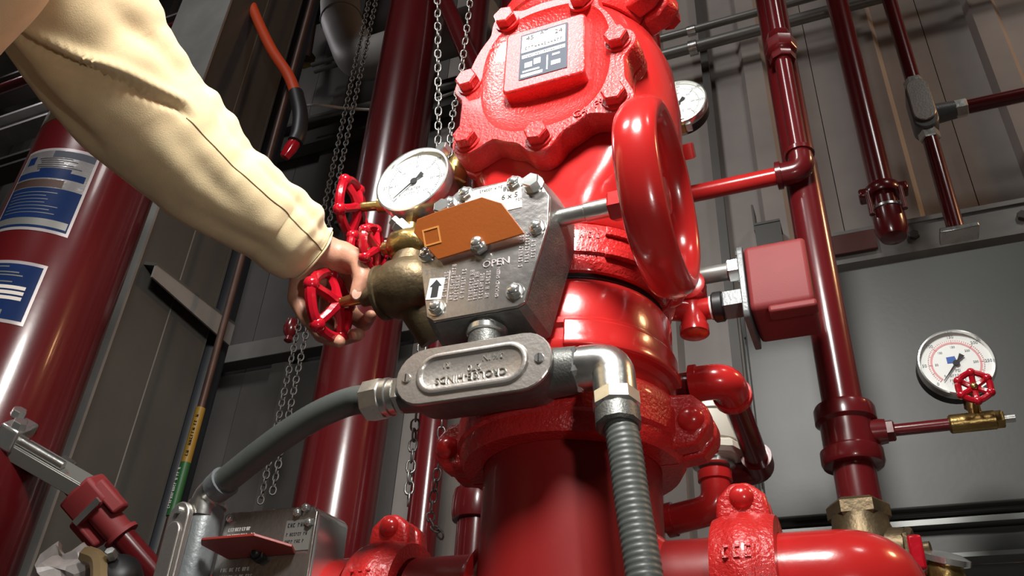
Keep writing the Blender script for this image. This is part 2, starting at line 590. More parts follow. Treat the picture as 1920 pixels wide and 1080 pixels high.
# red electrical conduit with a T body
cc = thing('red_conduit', 'red conduit running down the wall with a grey tee fitting', 'conduit', (0.52, 0.96, 0.87))
yy = 0.955
MB().cyl((0.524, yy, 3.0), (0.524, yy, 1.325), 0.0175).build('tube', M['redpipe'], cc)
MB().cyl((0.524, yy, 1.15), (0.522, yy, 0.875), 0.0175).build('tube', M['redpipe'], cc)
MB().cyl((0.61, yy, 1.215), (1.7, yy, 1.205), 0.0165).build('tube', M['redpipe'], cc)
fit = MB(front(0.524, yy - 0.0, 1.235)).prism([(y_, x_) for x_, y_ in stadium(0, 0, 0.075, 0.027)][::-1], -0.03, 0.025).build('tee_body', M['greybody'], cc, bevel=0.004)
MB(front(0.524, yy - 0.025, 1.245)).prism([(y_, x_) for x_, y_ in stadium(0, 0, 0.066, 0.024)][::-1], 0, 0.006).build('cover', M['aluminium'], fit, bevel=0.002)
MB().cyl((0.54, yy, 1.215), (0.592, yy, 1.215), 0.025, 0.021).build('side_hub', M['greybody'], cc)
MB().hexa((0.588, yy, 1.215), (0.616, yy, 1.215), 0.022).build('connector', M['zinc'], cc)
MB().hexa((0.524, yy, 1.305), (0.524, yy, 1.335), 0.023).build('connector', M['zinc'], cc)
MB().hexa((0.524, yy, 1.14), (0.524, yy, 1.165), 0.023).build('connector', M['zinc'], cc)
MB().box((0.525, yy, 0.872), (0.075, 0.05, 0.012)).build('base_plate', M['zinc'], cc, bevel=0.002)

# red sprinkler drop ending in a coupling and cap
sp = thing('sprinkler_drop', 'dark red vertical pipe ending in a capped grooved coupling by the wall', 'pipe', (0.396, 0.93, 0.88))
mm = Matrix.Translation((0.398, 0.93, 0))
MB().cyl((0.404, 0.93, 3.2), (0.398, 0.93, 0.94), 0.0265).build('pipe', M['redpipe'], sp)
MB().lathe([(0.028, 0.985), (0.036, 0.985), (0.039, 0.99), (0.039, 1.008), (0.036, 1.012), (0.028, 1.012)], 24, m=mm).build('coupling_ring', M['redpipe'], sp)
for s in (-1, 1):
    MB().box((0.398 + s * 0.040, 0.925, 0.995), (0.022, 0.034, 0.024)).build('bolt_pad', M['redpipe'], sp, bevel=0.005)
    MB().cyl((0.398 + s * 0.033, 0.902, 0.985), (0.398 + s * 0.033, 0.902, 0.925), 0.006).build('bolt', M['redpipe'], sp)
MB().lathe([(0.030, 0.945), (0.034, 0.940), (0.034, 0.892), (0.027, 0.874), (0.004, 0.866)], 24, m=mm).build('end_cap', M['redpipe'], sp)
MB().lathe([(0.030, 0.950), (0.0355, 0.949), (0.0355, 0.943), (0.030, 0.942)], 24, m=mm).build('bright_band', M['zinc'], sp)

# bracket and plate near the enclosure top
b = thing('angle_clip', 'dark steel angle clip on the wall left of the red drain pipe', 'bracket', (0.14, 1.06, 0.93))
MB().box((0.135, 1.065, 1.06), (0.062, 0.06, 0.006)).build('top_leg', M['column'], b)
MB().box((0.135, 1.04, 1.005), (0.062, 0.006, 0.12)).build('back_leg', M['column'], b)
MB().box((0.104, 1.07, 1.09), (0.005, 0.05, 0.08)).build('side_fin', M['column'], b)
tag(MB().box((0.315, 1.040, 0.955), (0.11, 0.01, 0.055)).build('wall_plate', M['redsign'], bevel=0.002), 'small faded red plate on the steel channel beside the drain pipe', 'plate')

# ------------------------------------------------------------------ grey enclosure
e = thing('electrical_enclosure', 'large grey steel enclosure behind the right pressure gauge', 'cabinet', (0.33, 0.7, -1.0))
MB().box((0.335, 0.70, 0.365), (0.47, 0.26, 0.425)).build('body', M['enclosure'], e, bevel=0.004)
dr = MB().box((0.337, 0.558, 0.362), (0.456, 0.018, 0.408)).build('door', M['enclosure'], e, bevel=0.003)
MB().cyl((0.112, 0.556, 0.52), (0.112, 0.556, 0.47), 0.006).build('hinge', M['encltrim'], dr)
MB().cyl((0.112, 0.556, 0.27), (0.112, 0.556, 0.22), 0.006).build('hinge', M['encltrim'], dr)
MB().box((0.45, 0.585, 0.143), (0.75, 0.04, 0.008)).build('rail', M['encltrim'], e)
MB().box((0.45, 0.60, 0.118), (0.75, 0.03, 0.036)).build('rail', M['enclosure'], e)
MB().box((0.45, 0.585, 0.096), (0.75, 0.04, 0.006)).build('rail', M['encltrim'], e)
MB().box((0.45, 0.63, 0.06), (0.75, 0.03, 0.07)).build('lower_panel', M['column'], e)
for xx in (0.09, 0.80):
    MB().box((xx, 0.70, -0.44), (0.04, 0.04, 1.16)).build('stand_leg', M['column'], e)
st = MB().box((0.235, 0.562, 0.118), (0.038, 0.02, 0.044)).build('tag_block', M['girt'], e)
mb = MB()
scribble(mb, front(0.222, 0.5515, 0.125), 0.026, 0.006, 3)
scribble(mb, front(0.222, 0.5515, 0.112), 0.026, 0.006, 4)
fine(mb.build('print', M['ink'], st))
MB().box((0.60, 0.565, 0.12), (0.02, 0.012, 0.03)).build('clip', M['white'], e)
lc = thing('floor_cabinet', 'pale grey metal cabinet top below the enclosure at lower right', 'cabinet', (0.55, 0.62, -1))
MB().box((0.62, 0.60, -0.485), (0.72, 0.20, 1.03)).build('body', M['girt'], lc, bevel=0.003)
MB().cyl((0.395, 0.499, 0.0), (0.395, 0.494, 0.0), 0.006).build('knockout', M['ink'], lc)
MB().cyl((0.52, 0.499, 0.012), (0.52, 0.494, 0.012), 0.004).build('knockout', M['ink'], lc)

# ------------------------------------------------------------------ thick red pipes at the back left
def big_pipe(name, label, x, y, r, z0, z1, coup=()):
    p = thing(name, label, 'pipe', (x, y, z0))
    MB().cyl((x, y, z0), (x, y, z1), r, n=48).build('pipe', M['redpipe'], p)
    MB().lathe([(r, z0 + 0.0), (r * 1.2, z0 + 0.0), (r * 1.2, z0 + 0.02), (r, z0 + 0.02)], 32, m=Matrix.Translation((x, y, 0))).build('floor_flange', M['redpipe'], p)
    for z in coup:
        MB().lathe([(r, z - 0.03), (r * 1.25, z - 0.028), (r * 1.32, z - 0.015), (r * 1.32, z + 0.015), (r * 1.25, z + 0.028), (r, z + 0.03)], 32, m=Matrix.Translation((x, y, 0))).build('coupling_ring', M['redpipe'], p)
    return p


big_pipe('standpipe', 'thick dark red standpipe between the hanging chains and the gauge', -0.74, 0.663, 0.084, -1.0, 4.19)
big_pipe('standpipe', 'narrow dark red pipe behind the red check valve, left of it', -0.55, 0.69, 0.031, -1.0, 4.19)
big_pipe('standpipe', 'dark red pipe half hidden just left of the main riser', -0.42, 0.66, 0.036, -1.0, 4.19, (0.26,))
tag(MB().tube(fillet([(-0.7078, 0.6200, 1.9725), (-0.5851, 0.6200, 1.6400), (-0.4720, 0.6200, 1.3282), (-0.40, 0.66, 1.25)], 0.03), 0.024, 16).build('slanting_pipe', M['redpipe']),
    'slanting red pipe crossing behind the two thin chains at top', 'pipe')

# grey duct elbow, top
d = thing('grey_duct', 'pale grey curved duct pipe at top beside the hoist chain', 'duct', (-1.25, 0.95, 2.1))
pth = fillet([(-1.4496, 0.9200, 3.1170), (-1.2580, 0.9200, 2.2682), (-1.1371, 0.9200, 1.9979), (-0.9813, 0.9200, 1.9991), (-0.6100, 0.9200, 1.9932)], 0.12, 8)
MB().tube(pth, 0.075, 24).build('duct', M['pipegrey'], d)
mb = MB()
mb.tube(pth[3:5], 0.079, 24)
mb.build('joint_band', M['emt'], d)
cc = thing('wall_conduit', 'dark thin conduit pair crossing wall below the grey duct', 'conduit', (-1.3, 0.98, 1.9))
MB().cyl((-1.4037, 0.9800, 2.1511), (-1.0029, 0.9800, 2.1477), 0.009).build('tube', M['emt'], cc)
MB().cyl((-1.3829, 0.9800, 2.1087), (-0.9973, 0.9800, 2.1059), 0.009).build('tube', M['emt'], cc)
MB().box((-1.4368, 0.9800, 2.1930), (0.05, 0.04, 0.05)).build('box', M['brass'], cc, bevel=0.004)
cc = thing('wall_conduit', 'dark vertical conduit beside the orange cord at top', 'conduit', (-1.5, 0.9, 2))
MB().cyl((-1.4553, 0.9500, 2.6479), (-1.4110, 0.9500, 2.1573), 0.018).build('tube', M['copper'], cc)
MB().box((-1.4338, 0.9500, 2.4466), (0.1, 0.08, 0.09)).build('box', M['black'], cc, bevel=0.006)
cc = thing('wall_cable', 'thin white cable strung across wall left of the thick pipe', 'cable', (-1.2027, 0.9600, 1.8379))
MB().tube(spline([(-1.3103, 0.9000, 1.8307), (-1.2450, 0.9000, 1.8108), (-1.1711, 0.9500, 1.8176), (-1.0529, 1.0000, 1.8194), (-0.8857, 1.0000, 1.7994), (-0.7675, 1.0000, 1.8074)]), 0.005, 8).build('cable', M['white'], cc)
tag(MB().cyl((-1.3822, 1.0000, 1.8785), (-0.7313, 1.0000, 1.8391), 0.012).build('wall_conduit', M['emt']), 'thin horizontal conduit passing behind the thick red standpipe', 'conduit')

# orange cord with plug
oc = thing('extension_cord', 'orange cord hanging with black and red plug above the sleeve', 'cord', (-0.8148, 0.3800, 1.0119))
MB().tube(spline([(-1.2386, 0.3800, 1.9597), (-1.1071, 0.3800, 1.6773), (-0.9805, 0.3800, 1.4401), (-0.8887, 0.3800, 1.2970), (-0.8431, 0.3800, 1.2072)]), 0.014, 14).build('cord', M['cord'], oc)
MB().tube(spline([(-0.8470, 0.3800, 1.2175), (-0.8167, 0.3800, 1.1368), (-0.8073, 0.3800, 1.0747), (-0.8111, 0.3800, 1.0463)]), [0.018] * 24 + [0.014], 14).build('grip', M['black'], oc)
MB().tube([(-0.8088, 0.3800, 1.0554), (-0.8197, 0.3800, 1.0327), (-0.8316, 0.3800, 1.0090)], [0.013, 0.015, 0.011], 10).build('plug', M['redwheel'], oc)

# marked pipe behind the left flexible conduit
mp = thing('marked_pipe', 'thin copper pipe wrapped with yellow and green marker bands', 'pipe', (-0.9399, 0.4500, 0.2091))
A, B_ = V((-0.9477, 0.4500, 0.3083)), V((-0.9515, 0.4500, 0.5908))
x_, y_ = A.x, A.y
MB().cyl((x_, y_, -1.0), (x_, y_, 2.6), 0.0075).build('pipe', M['copper'], mp)
zA, zB, zC = 0.4363, 0.3210, 0.2163
yl = MB().cyl((x_, y_, zB), (x_, y_, zA), 0.0095).build('yellow_band', M['yellow'], mp)
gr = MB().cyl((x_, y_, zC), (x_, y_, zB), 0.0095).build('green_band', M['green'], mp)
mb = MB()
mm = Matrix.Translation((x_ + 0.005, y_ - 0.0092, zB + 0.012)) @ FRONT @ Matrix.Rotation(PI / 2, 4, 'Z')
scribble(mb, mm, (zA - zB) * 0.75, 0.008, 12)
fine(mb.build('print', M['ink'], yl))
mb = MB()
mm = Matrix.Translation((x_ - 0.003, y_ - 0.0096, zC + 0.01)) @ FRONT @ Matrix.Rotation(PI / 2, 4, 'Z')
scribble(mb, mm, (zB - zC) * 0.8, 0.006, 14)
fine(mb.build('print', M['white'], gr))
tag(MB().cyl((x_ - 0.155, y_ + 0.14, -1.0), (x_ - 0.155, y_ + 0.14, 4.19), 0.032).build('gap_filler', M['gapdark']),  # dark upright added in place of the dark gap by the column
    'dark bluish upright filling in for the dark gap beside the column, left of the marked pipe', 'pipe')

# ------------------------------------------------------------------ red tank with labels
TX, TY, TR = -0.963, 0.06, 0.1095
tk = thing('red_cylinder', 'large dark red cylinder with two printed labels at left', 'tank', (TX, TY, -1.0))
MB().lathe([(TR * 0.99, -1.0), (TR, -0.99), (TR, 0.770), (TR * 0.995, 0.776)], 64, m=Matrix.Translation((TX, TY, 0))).build('shell', M['redpipe'], tk)
MB().lathe([(TR * 0.97, 0.774), (TR * 1.0, 0.776), (TR * 1.0, 0.815), (TR * 0.96, 0.83), (TR * 0.7, 0.85), (0.02, 0.86)], 64, m=Matrix.Translation((TX, TY, 0))).build('top_collar', M['bronze'], tk)


def patch(name, a0, a1, z0, z1, off, m_, parent, n=18):
    """a sheet wrapped round the tank between two bearings (radians from -Y towards +X) and heights"""
    vs, fs = [], []
    for i in range(n + 1):
        a = a0 + (a1 - a0) * i / n
        for r in (TR - 0.002, TR + off):
            for z in (z0, z1):
                vs.append((TX + r * math.sin(a), TY - r * math.cos(a), z))
    for i in range(n):
        b, q = i * 4, i * 4 + 4
        fs += [[b + 2, q + 2, q + 3, b + 3], [b, b + 1, q + 1, q], [b + 1, b + 3, q + 3, q + 1], [b, q, q + 2, b + 2]]
    fs += [[0, 2, 3, 1], [n * 4, n * 4 + 1, n * 4 + 3, n * 4 + 2]]
    return MB().add(vs, fs).build(name, m_, parent)


def ang(p):
    return math.atan2(p[0] - TX, -(p[1] - TY))


def label_sheet(z0, z1, a0, a1, kind):
    base = patch('label', a0, a1, z0, z1, 0.0006, M['foiledge'], tk)
    h, dz = z1 - z0, 0.006
    d_ = 0.04
    A = lambda s: a0 + (a1 - a0) * s
    Z = lambda s: z0 + h * s
    rnd = random.Random(5 if kind else 9)
    if kind == 0:
        patch('foil_field', a0 + d_, a1 - d_, Z(0.5), z1 - dz, 0.0010, M['foil'], base)
        patch('blue_field', a0 + d_, a1 - d_, z0 + dz, Z(0.5), 0.0010, M['bluelabel'], base)
        patch('dark_header', A(0.45), a1 - d_, Z(0.88), Z(0.96), 0.0012, M['nameplate'], base)
        patch('blue_stripe', a0 + d_, a1 - d_ * 2, Z(0.62), Z(0.70), 0.0012, M['bluelabel'], base)
        patch('blue_stripe', A(0.35), A(0.75), Z(0.66), Z(0.745), 0.0012, M['bluelabel'], base)
        patch('brown_stripe', a0 + d_, A(0.72), Z(0.51), Z(0.60), 0.0012, M['copper'], base)
        patch('logo', A(0.10), A(0.22), Z(0.80), Z(0.90), 0.0012, M['bluelabel'], base)
        patch('grey_bar', A(0.04), A(0.95), Z(0.06), Z(0.14), 0.0013, M['emt'], base)
        for k in range(6):
            zz = 0.73 + 0.026 * k
            patch('print_line', A(0.28 + 0.05 * rnd.random()), A(0.6 + 0.3 * rnd.random()), Z(zz), Z(zz + 0.010), 0.0012, M['ink'], base)
        for k in range(7):
            zz = 0.20 + 0.04 * k
            patch('print_line', A(0.1), A(0.55 + 0.3 * rnd.random()), Z(zz), Z(zz + 0.007), 0.0012, M['emt'], base)
    else:
        patch('blue_field', a0 + d_, a1 - d_, z0 + dz, z1 - dz, 0.0010, M['bluelabel'], base)
        for k in range(3):
            patch('white_bar', A(0.60), A(0.88), Z(0.36 + 0.085 * k), Z(0.36 + 0.085 * k + 0.055), 0.0013, M['sticker'], base)
            patch('print_line', A(0.36), A(0.54), Z(0.37 + 0.085 * k), Z(0.37 + 0.085 * k + 0.03), 0.0013, M['emt'], base)
        for k, (s0, s1) in enumerate(((0.1, 0.72), (0.2, 0.8), (0.1, 0.75), (0.15, 0.62))):
            zz = (0.63, 0.74, 0.79, 0.88)[k]
            patch('print_line', A(s0), A(s1), Z(zz), Z(zz + 0.02), 0.0013, M['emt'], base)
        patch('logo', A(0.6), A(0.74), Z(0.12), Z(0.19), 0.0013, M['emt'], base)


label_sheet(0.525, 0.70, math.radians(-12), math.radians(57), 0)
label_sheet(0.355, 0.465, math.radians(-20), math.radians(52), 1)

# ------------------------------------------------------------------ sway brace at lower left
sb = thing('sway_brace', 'red sway brace pipe with swivel clamp bolted to a steel strut', 'brace', (-0.7038, 0.2227, 0.0330))
P0, P1 = V((-0.9185, -0.0021, 0.2095)), V((-0.7801, 0.1136, 0.1366))
ax = (P1 - P0).normalized()
fm = frame(P0, ax, (0.2, -0.6, 0.8))
L = (P1 - P0).length
MB(fm).box((0.010, 0, L * 0.5 + 0.005), (0.005, 0.036, L + 0.01)).build('strut', M['emt'], sb, bevel=0.001)
MB(fm).box((0.0, 0.018, L * 0.5), (0.022, 0.004, L)).build('strut', M['emt'], sb, bevel=0.001)
MB(fm).box((0.0, -0.018, L * 0.5), (0.022, 0.004, L)).build('strut', M['emt'], sb, bevel=0.001)
MB().tube([fm @ V((0.018, 0.010, L * 0.40)), fm @ V((0.018, 0.010, L * 0.80))], 0.007, 12).build('rod', M['zinc'], sb)
q = fm @ V((0.014, 0.0, L * 0.36))
cl = MB(frame(q, ax, (0.2, -0.6, 0.8))).box((0.004, 0, 0), (0.036, 0.050, 0.030)).build('clamp', M['chrome'], sb, bevel=0.004)
for s in (-1, 1):
    q2 = fm @ V((0.034, s * 0.013, L * 0.33 + 0.01 * s))
    MB().hexa(q2, q2 + fm.to_3x3() @ V((0.013, 0, 0)), 0.010).build('bolt', M['chrome'], cl)
q = fm @ V((-0.008, -0.030, L * 0.72))
MB(frame(q, ax, (0.2, -0.6, 0.8))).box((0, 0, 0), (0.022, 0.032, 0.024)).build('lower_clip', M['zinc'], sb, bevel=0.003)
P2_, P3_ = V((-0.7771, 0.1239, 0.1241)), V((-0.6774, 0.2227, 0.0132))
ax2 = (P3_ - P2_).normalized()
f2 = frame(P2_, ax2, (0.2, -0.8, -0.4))
jw = MB(f2)
jw.prism([(-0.020, -0.030), (0.020, -0.030), (0.026, 0.0), (0.020, 0.030), (-0.020, 0.030), (-0.026, 0)], -0.020, 0.024)
jw.build('jaw', M['redbox'], sb, bevel=0.005)
MB(f2).prism([(-0.012, 0.016), (0.022, 0.026), (0.012, 0.044), (-0.012, 0.036)], 0.010, 0.060).build('ear', M['redbox'], sb, bevel=0.004)
MB(f2).prism([(-0.012, -0.016), (0.022, -0.022), (0.012, -0.040), (-0.012, -0.032)], -0.006, 0.046).build('ear', M['redbox'], sb, bevel=0.004)
MB(f2).prism([(0.0, 0.004), (0.018, -0.012), (0.02, 0.012)], -0.046, -0.012).build('point', M['redbox'], sb, bevel=0.002)
MB(f2).box((0.026, 0.0, 0.018), (0.004, 0.048, 0.009)).build('set_bar', M['zinc'], sb)
MB(f2).cyl((0.0, 0, 0.02), (0, 0, 0.070), 0.020).build('collar', M['redbox'], sb)
MB(f2).cyl((0.0, 0, 0.068), (0, 0, 0.074), 0.025).build('collar_lip', M['redbox'], sb)
MB(f2).cyl((0, 0, 0.05), (0, 0, 0.40), 0.0172).build('brace_pipe', M['redpipe'], sb)

# plastic-wrapped parcel and black cap at the bottom edge, left
pb = thing('plastic_bag', 'crumpled clear plastic bag with brown tape at bottom left', 'bag', (-0.6027, 0.0000, -0.0496))
mb = MB().ball((-0.6166, 0.0000, -0.0281), 0.042, 20, 14, (1.0, 0.8, 0.85))
rnd = random.Random(3)
mb.v = [p + V((noise.noise(p * 45), noise.noise(p * 45 + V((9, 3, 1))), noise.noise(p * 45 + V((2, 8, 5))))) * 0.02 for p in mb.v]
mb.build('bag', M['bag'], pb, sharp=20)
MB().tube(spline([(-0.5780, -0.0200, -0.0084), (-0.5558, -0.0200, -0.0170), (-0.5438, -0.0200, -0.0398)]), 0.010, 8).build('tape', M['tape'], pb)
bk = thing('black_fitting', 'round black fitting at bottom edge beside the plastic bag', 'fitting', (-0.5404, 0.0000, -0.0408))
MB().dome((-0.5452, 0.0000, -0.0289), (0.3, -0.8, 0.5), 0.028, 0.02, base=0.03).build('cap', M['black'], bk)
MB().hexa(V((-0.5464, 0.0000, -0.0258)) + V((0.006, -0.016, 0.012)), V((-0.5464, 0.0000, -0.0258)) + V((0.009, -0.026, 0.018)), 0.006).build('bolt', M['zinc'], bk)

# ------------------------------------------------------------------ chains
def chain(name, label, pts, pitch, wd, wire, m_, group=None):
    pts = [V(p) for p in pts]
    t = thing(name, label, 'chain', pts[-1], group)
    ln = pitch + wire * 2.2
    # one open link, long axis local z
    half = ln / 2 - wd / 2
    path = []
    for i in range(5):
        a = PI * i / 4
        path.append(V((wd / 2 * math.cos(a), 0, half + wd / 2 * math.sin(a))))
    for i in range(5):
        a = PI + PI * i / 4
        path.append(V((wd / 2 * math.cos(a), 0, -half + wd / 2 * math.sin(a))))
    mb = MB().tube(path, wire, 5, closed=True)
    me = bpy.data.meshes.new('link')
    me.from_pydata(mb.v, [], mb.f)
    for p in me.polygons:
        p.use_smooth = True
    me.materials.append(m_)
    cur = []
    for i in range(len(pts) - 1):
        cur.append((pts[i + 1] - pts[i]).length)
    total = sum(cur)
    n = int(total / pitch)
    for k in range(n):
        s = (k + 0.5) * pitch
        i = 0
        while i < len(cur) - 1 and s > cur[i]:
            s -= cur[i]
            i += 1
        p = pts[i].lerp(pts[i + 1], s / cur[i])
        dr_ = (pts[i + 1] - pts[i]).normalized()
        m_l = frame((0, 0, 0), dr_, (1, 0.35, 0))
        o = bpy.data.objects.new('link', me)
        COL.objects.link(o)
        o.parent = t
        o.location = p - ORIGIN[t.name]
        o.rotation_euler = (m_l @ Matrix.Rotation(PI / 2 * (k % 2) + 0.3 * math.sin(k * 1.7), 4, 'Z')).to_euler()
    return t


ca = V((-0.7838, 0.5200, 1.2748))
chain('hoist_chain', 'long galvanised hoist chain strand beside the thick standpipe, right strand of the pair',
      [(ca.x, ca.y, 2.05), (ca.x, ca.y, 0.26)], 0.0130, 0.0115, 0.0018, M['chaindull'], 'hoist chain strands')
cb = V((-0.8416, 0.5600, 1.3323))
chain('hoist_chain', 'long galvanised hoist chain strand beside the thick standpipe, left strand of the pair',
      [(cb.x, cb.y, 2.05), (cb.x, cb.y, 0.26)], 0.0130, 0.0115, 0.0018, M['chaindull'], 'hoist chain strands')
chain('lock_chain', 'thin steel chain in front of the thick standpipe ending at the left coupling',
      spline([(-0.2353, -0.0303, 0.9415), (-0.2230, -0.0119, 0.8137), (-0.2214, 0.0139, 0.6872), (-0.2201, 0.0383, 0.5624), (-0.2107, 0.0395, 0.3653), (-0.1974, 0.0249, 0.2293), (-0.1908, 0.0199, 0.1306), (-0.1866, 0.0153, 0.0665), (-0.1813, 0.0107, 0.0213)], 4),
      0.0125, 0.0088, 0.0013, M['chain'])
chain('lock_chain', 'thin steel chain hanging beside the check valve left edge',
      spline([(-0.1764, 0.0077, 0.9627), (-0.1865, 0.0246, 0.8411), (-0.1953, 0.0380, 0.7252), (-0.2015, 0.0432, 0.6591), (-0.1991, 0.0346, 0.5810), (-0.1969, 0.0468, 0.4188), (-0.1959, 0.0728, 0.2551), (-0.1939, 0.0859, 0.1465), (-0.1964, 0.0908, 0.0831), (-0.1987, 0.0902, 0.0458), (-0.1895, 0.0815, 0.0273), (-0.1656, 0.0683, 0.0060)], 4),
      0.0125, 0.0082, 0.0012, M['chain'])

# ================================================================== the main riser
rp = thing('riser_pipe', 'wide glossy red vertical pipe below the grooved coupling, lower middle', 'pipe', (0, 0, -1.0))
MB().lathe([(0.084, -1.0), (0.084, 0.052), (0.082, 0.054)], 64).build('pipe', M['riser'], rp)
MB().lathe([(0.086, -1.0), (0.15, -1.0), (0.15, -0.98), (0.086, -0.978)], 48).build('floor_flange', M['red'], rp)
BZ = -0.078
for s in (-1, 1):
    MB().cyl((s * 0.070, 0, BZ), (s * 0.150, 0, BZ), 0.0435, n=40).build('branch', M['riser'], rp)
    MB().lathe([(0.0435, 0), (0.050, 0.004), (0.0435, 0.012)], 40, m=frame((s * 0.078, 0, BZ), (s, 0, 0))).build('weld_bead', M['red'], rp)


def grooved_coupling(name, label, m, r, ro, h, pad, bolt_r, letters=None, group=None):
    """local z along the pipe, bolt pads at local +-x, bolts along local y (heads at -y)"""
    t = thing(name, label, 'coupling', m.translation, group)
    prof = [(r, -h), (ro * 0.955, -h), (ro, -h * 0.72), (ro, -h * 0.45), (ro * 1.03, -h * 0.38), (ro * 1.03, h * 0.38), (ro, h * 0.45), (ro, h * 0.72), (ro * 0.955, h), (r, h)]
    halves = []
    for a0 in (PI, 0):
        halves.append(MB(m).lathe(prof, 28, a0 + 0.012, a0 + PI - 0.012).build('housing', M['redcast'], t, sharp=50))
    for s in (-1, 1):
        for f_, k in ((-1, 0), (1, 1)):
            out = [(s * ro * 0.86, -h * 0.9), (s * (ro + pad * 0.55), -h * 0.75), (s * (ro + pad), -h * 0.25), (s * (ro + pad), h * 0.35), (s * (ro + pad * 0.5), h * 0.85), (s * ro * 0.86, h * 0.95)]
            if s < 0:
                out = out[::-1]
            mm = m @ Matrix(((1, 0, 0, 0), (0, 0, 1, 0), (0, 1, 0, 0), (0, 0, 0, 1)))
            y0, y1 = (0.002, pad * 0.95) if k else (-pad * 0.95, -0.002)
            MB(mm).prism(out, y0, y1).build('bolt_pad', M['redcast'], t, bevel=h * 0.2, bseg=3)
        c0 = m @ V((s * (ro + pad * 0.45), -pad * 0.9, 0))
        d_ = m.to_3x3() @ V((0, -1, 0))
        MB().dome(c0, d_, bolt_r, bolt_r * 0.85, base=0.004).build('bolt_head', M['red'], t)
        c1 = m @ V((s * (ro + pad * 0.45), pad * 0.9, 0))
        MB().hexa(c1, c1 - d_ * bolt_r * 1.1, bolt_r).build('nut', M['red'], t)
    return t, halves


# ------------------------------------------------------------------ lower grooved coupling
grooved_coupling('grooved_coupling', 'red grooved coupling with domed bolts below the butterfly valve',
                 frame((0, 0, 0.066), (0, 0, 1), (1, 0, 0)), 0.0845, 0.108, 0.030, 0.030, 0.0125)
# ------------------------------------------------------------------ branch couplings
t, hv = grooved_coupling('grooved_coupling', 'red coupling on the horizontal branch pipe right of the riser',
                         frame((0.158, 0, BZ), (-1, 0, 0), (0, 0, 1)), 0.044, 0.060, 0.025, 0.024, 0.0105)
mb = MB()
for k in range(2):
    a = math.radians(14 - 20 * k)
    nrm = V((0, -math.cos(a), math.sin(a)))
    scribble(mb, frame(V((0.158 - 0.013, 0, BZ)) + nrm * 0.0620, nrm, (1, 0, 0)), 0.024, 0.011, 5 + k, 0.0016)
fine(mb.build('cast_lettering', M['redcast'], hv[0]))
t, hv = grooved_coupling('grooved_coupling', 'red coupling on the horizontal branch pipe left of the riser',
                         frame((-0.180, 0, BZ), (-1, 0, 0), (0, 0, 1)), 0.044, 0.060, 0.025, 0.024, 0.0105)
mb = MB()
for k in range(2):
    a = math.radians(14 - 20 * k)
    nrm = V((0, -math.cos(a), math.sin(a)))
    scribble(mb, frame(V((-0.180 - 0.013, 0, BZ)) + nrm * 0.0620, nrm, (1, 0, 0)), 0.024, 0.011, 5 + k, 0.0016)
fine(mb.build('cast_lettering', M['redcast'], hv[0]))
# upper coupling between butterfly valve and check valve
t, hv = grooved_coupling('grooved_coupling', 'red grooved coupling between butterfly valve and check valve',
                         frame((0, 0, 0.232), (0, 0, 1), (-1, 0, 0)), 0.0845, 0.104, 0.028, 0.016, 0.010)
mb = MB()
for k, zz in enumerate((0.241, 0.224)):
    for q in range(5 - 2 * k):
        a = 0.24 + 0.075 * q + 0.12 * k
        nrm = V((math.sin(a), -math.cos(a), 0))
        scribble(mb, frame(nrm * 0.1072 + V((0, 0, zz)), nrm, (math.cos(a), math.sin(a), 0)), 0.004, 0.007, 8 + q, 0.0014)
fine(mb.build('cast_lettering', M['redcast'], hv[1]))
for a0, a1 in ((0.62, 1.5),):
    for zz in (0.246, 0.222):
        MB().lathe([(0.104, zz - 0.004), (0.1105, zz - 0.004), (0.1105, zz + 0.006), (0.104, zz + 0.006)], 14, a0 - PI / 2, a1 - PI / 2).build('raised_rib', M['redcast'], t, bevel=0.001)

# ------------------------------------------------------------------ butterfly valve
bv = thing('butterfly_valve', 'red butterfly valve with grey gear box, orange flag and big handwheel', 'valve', (0, 0, 0.096))
MB().lathe([(0.084, 0.097), (0.093, 0.098), (0.097, 0.104), (0.097, 0.112), (0.101, 0.116), (0.103, 0.121), (0.103, 0.126), (0.1, 0.129), (0.1, 0.140),
            (0.104, 0.143), (0.104, 0.149), (0.101, 0.152), (0.101, 0.188), (0.096, 0.196), (0.084, 0.201)], 72).build('body', M['red'], bv)
# lower reinforcing rib over part of the front
MB().lathe([(0.100, 0.1165), (0.108, 0.118), (0.1085, 0.124), (0.106, 0.130), (0.1055, 0.146), (0.100, 0.149)], 30, -PI / 2 + 0.25, -PI / 2 + 1.7).build('rib', M['red'], bv, bevel=0.0015)
MB().lathe([(0.0935, 0.199), (0.0945, 0.200), (0.0945, 0.204), (0.0935, 0.205)], 48).build('gasket_line', M['black'], bv)
# gear box
OUT = [(-0.100, 0.200), (-0.093, 0.256), (-0.068, 0.279), (0.016, 0.277), (0.0305, 0.247), (0.0305, 0.214), (0.011, 0.134), (0.004, 0.130), (-0.078, 0.130), (-0.086, 0.136)]
OUT = OUT[::-1]
gc = (-0.034, 0.205)
mb = MB(front(0, -0.154, 0))
n = len(OUT)
rings = []
for sc, zz in ((1.0, 0.0), (1.02, -0.006), (1.075, -0.030), (1.10, -0.048), (0.8, -0.060)):
    rings.append([(gc[0] + (x - gc[0]) * sc, gc[1] + (y - gc[1]) * sc, zz) for x, y in OUT])
vs = [p for r_ in rings for p in r_]
fs = [list(range(n))] + [[(len(rings) - 1) * n + i for i in range(n)]]
for q in range(len(rings) - 1):
    for i in range(n):
        fs.append([q * n + i, q * n + (i + 1) % n, (q + 1) * n + (i + 1) % n, (q + 1) * n + i])
mb.add(vs, fs)
gb = mb.build('gear_housing', M['cast'], bv, sharp=28)
cvp = MB(front(0, -0.154, 0)).prism(OUT, 0.0, 0.0035).build('cover_plate', M['plate'], gb, bevel=0.0012)
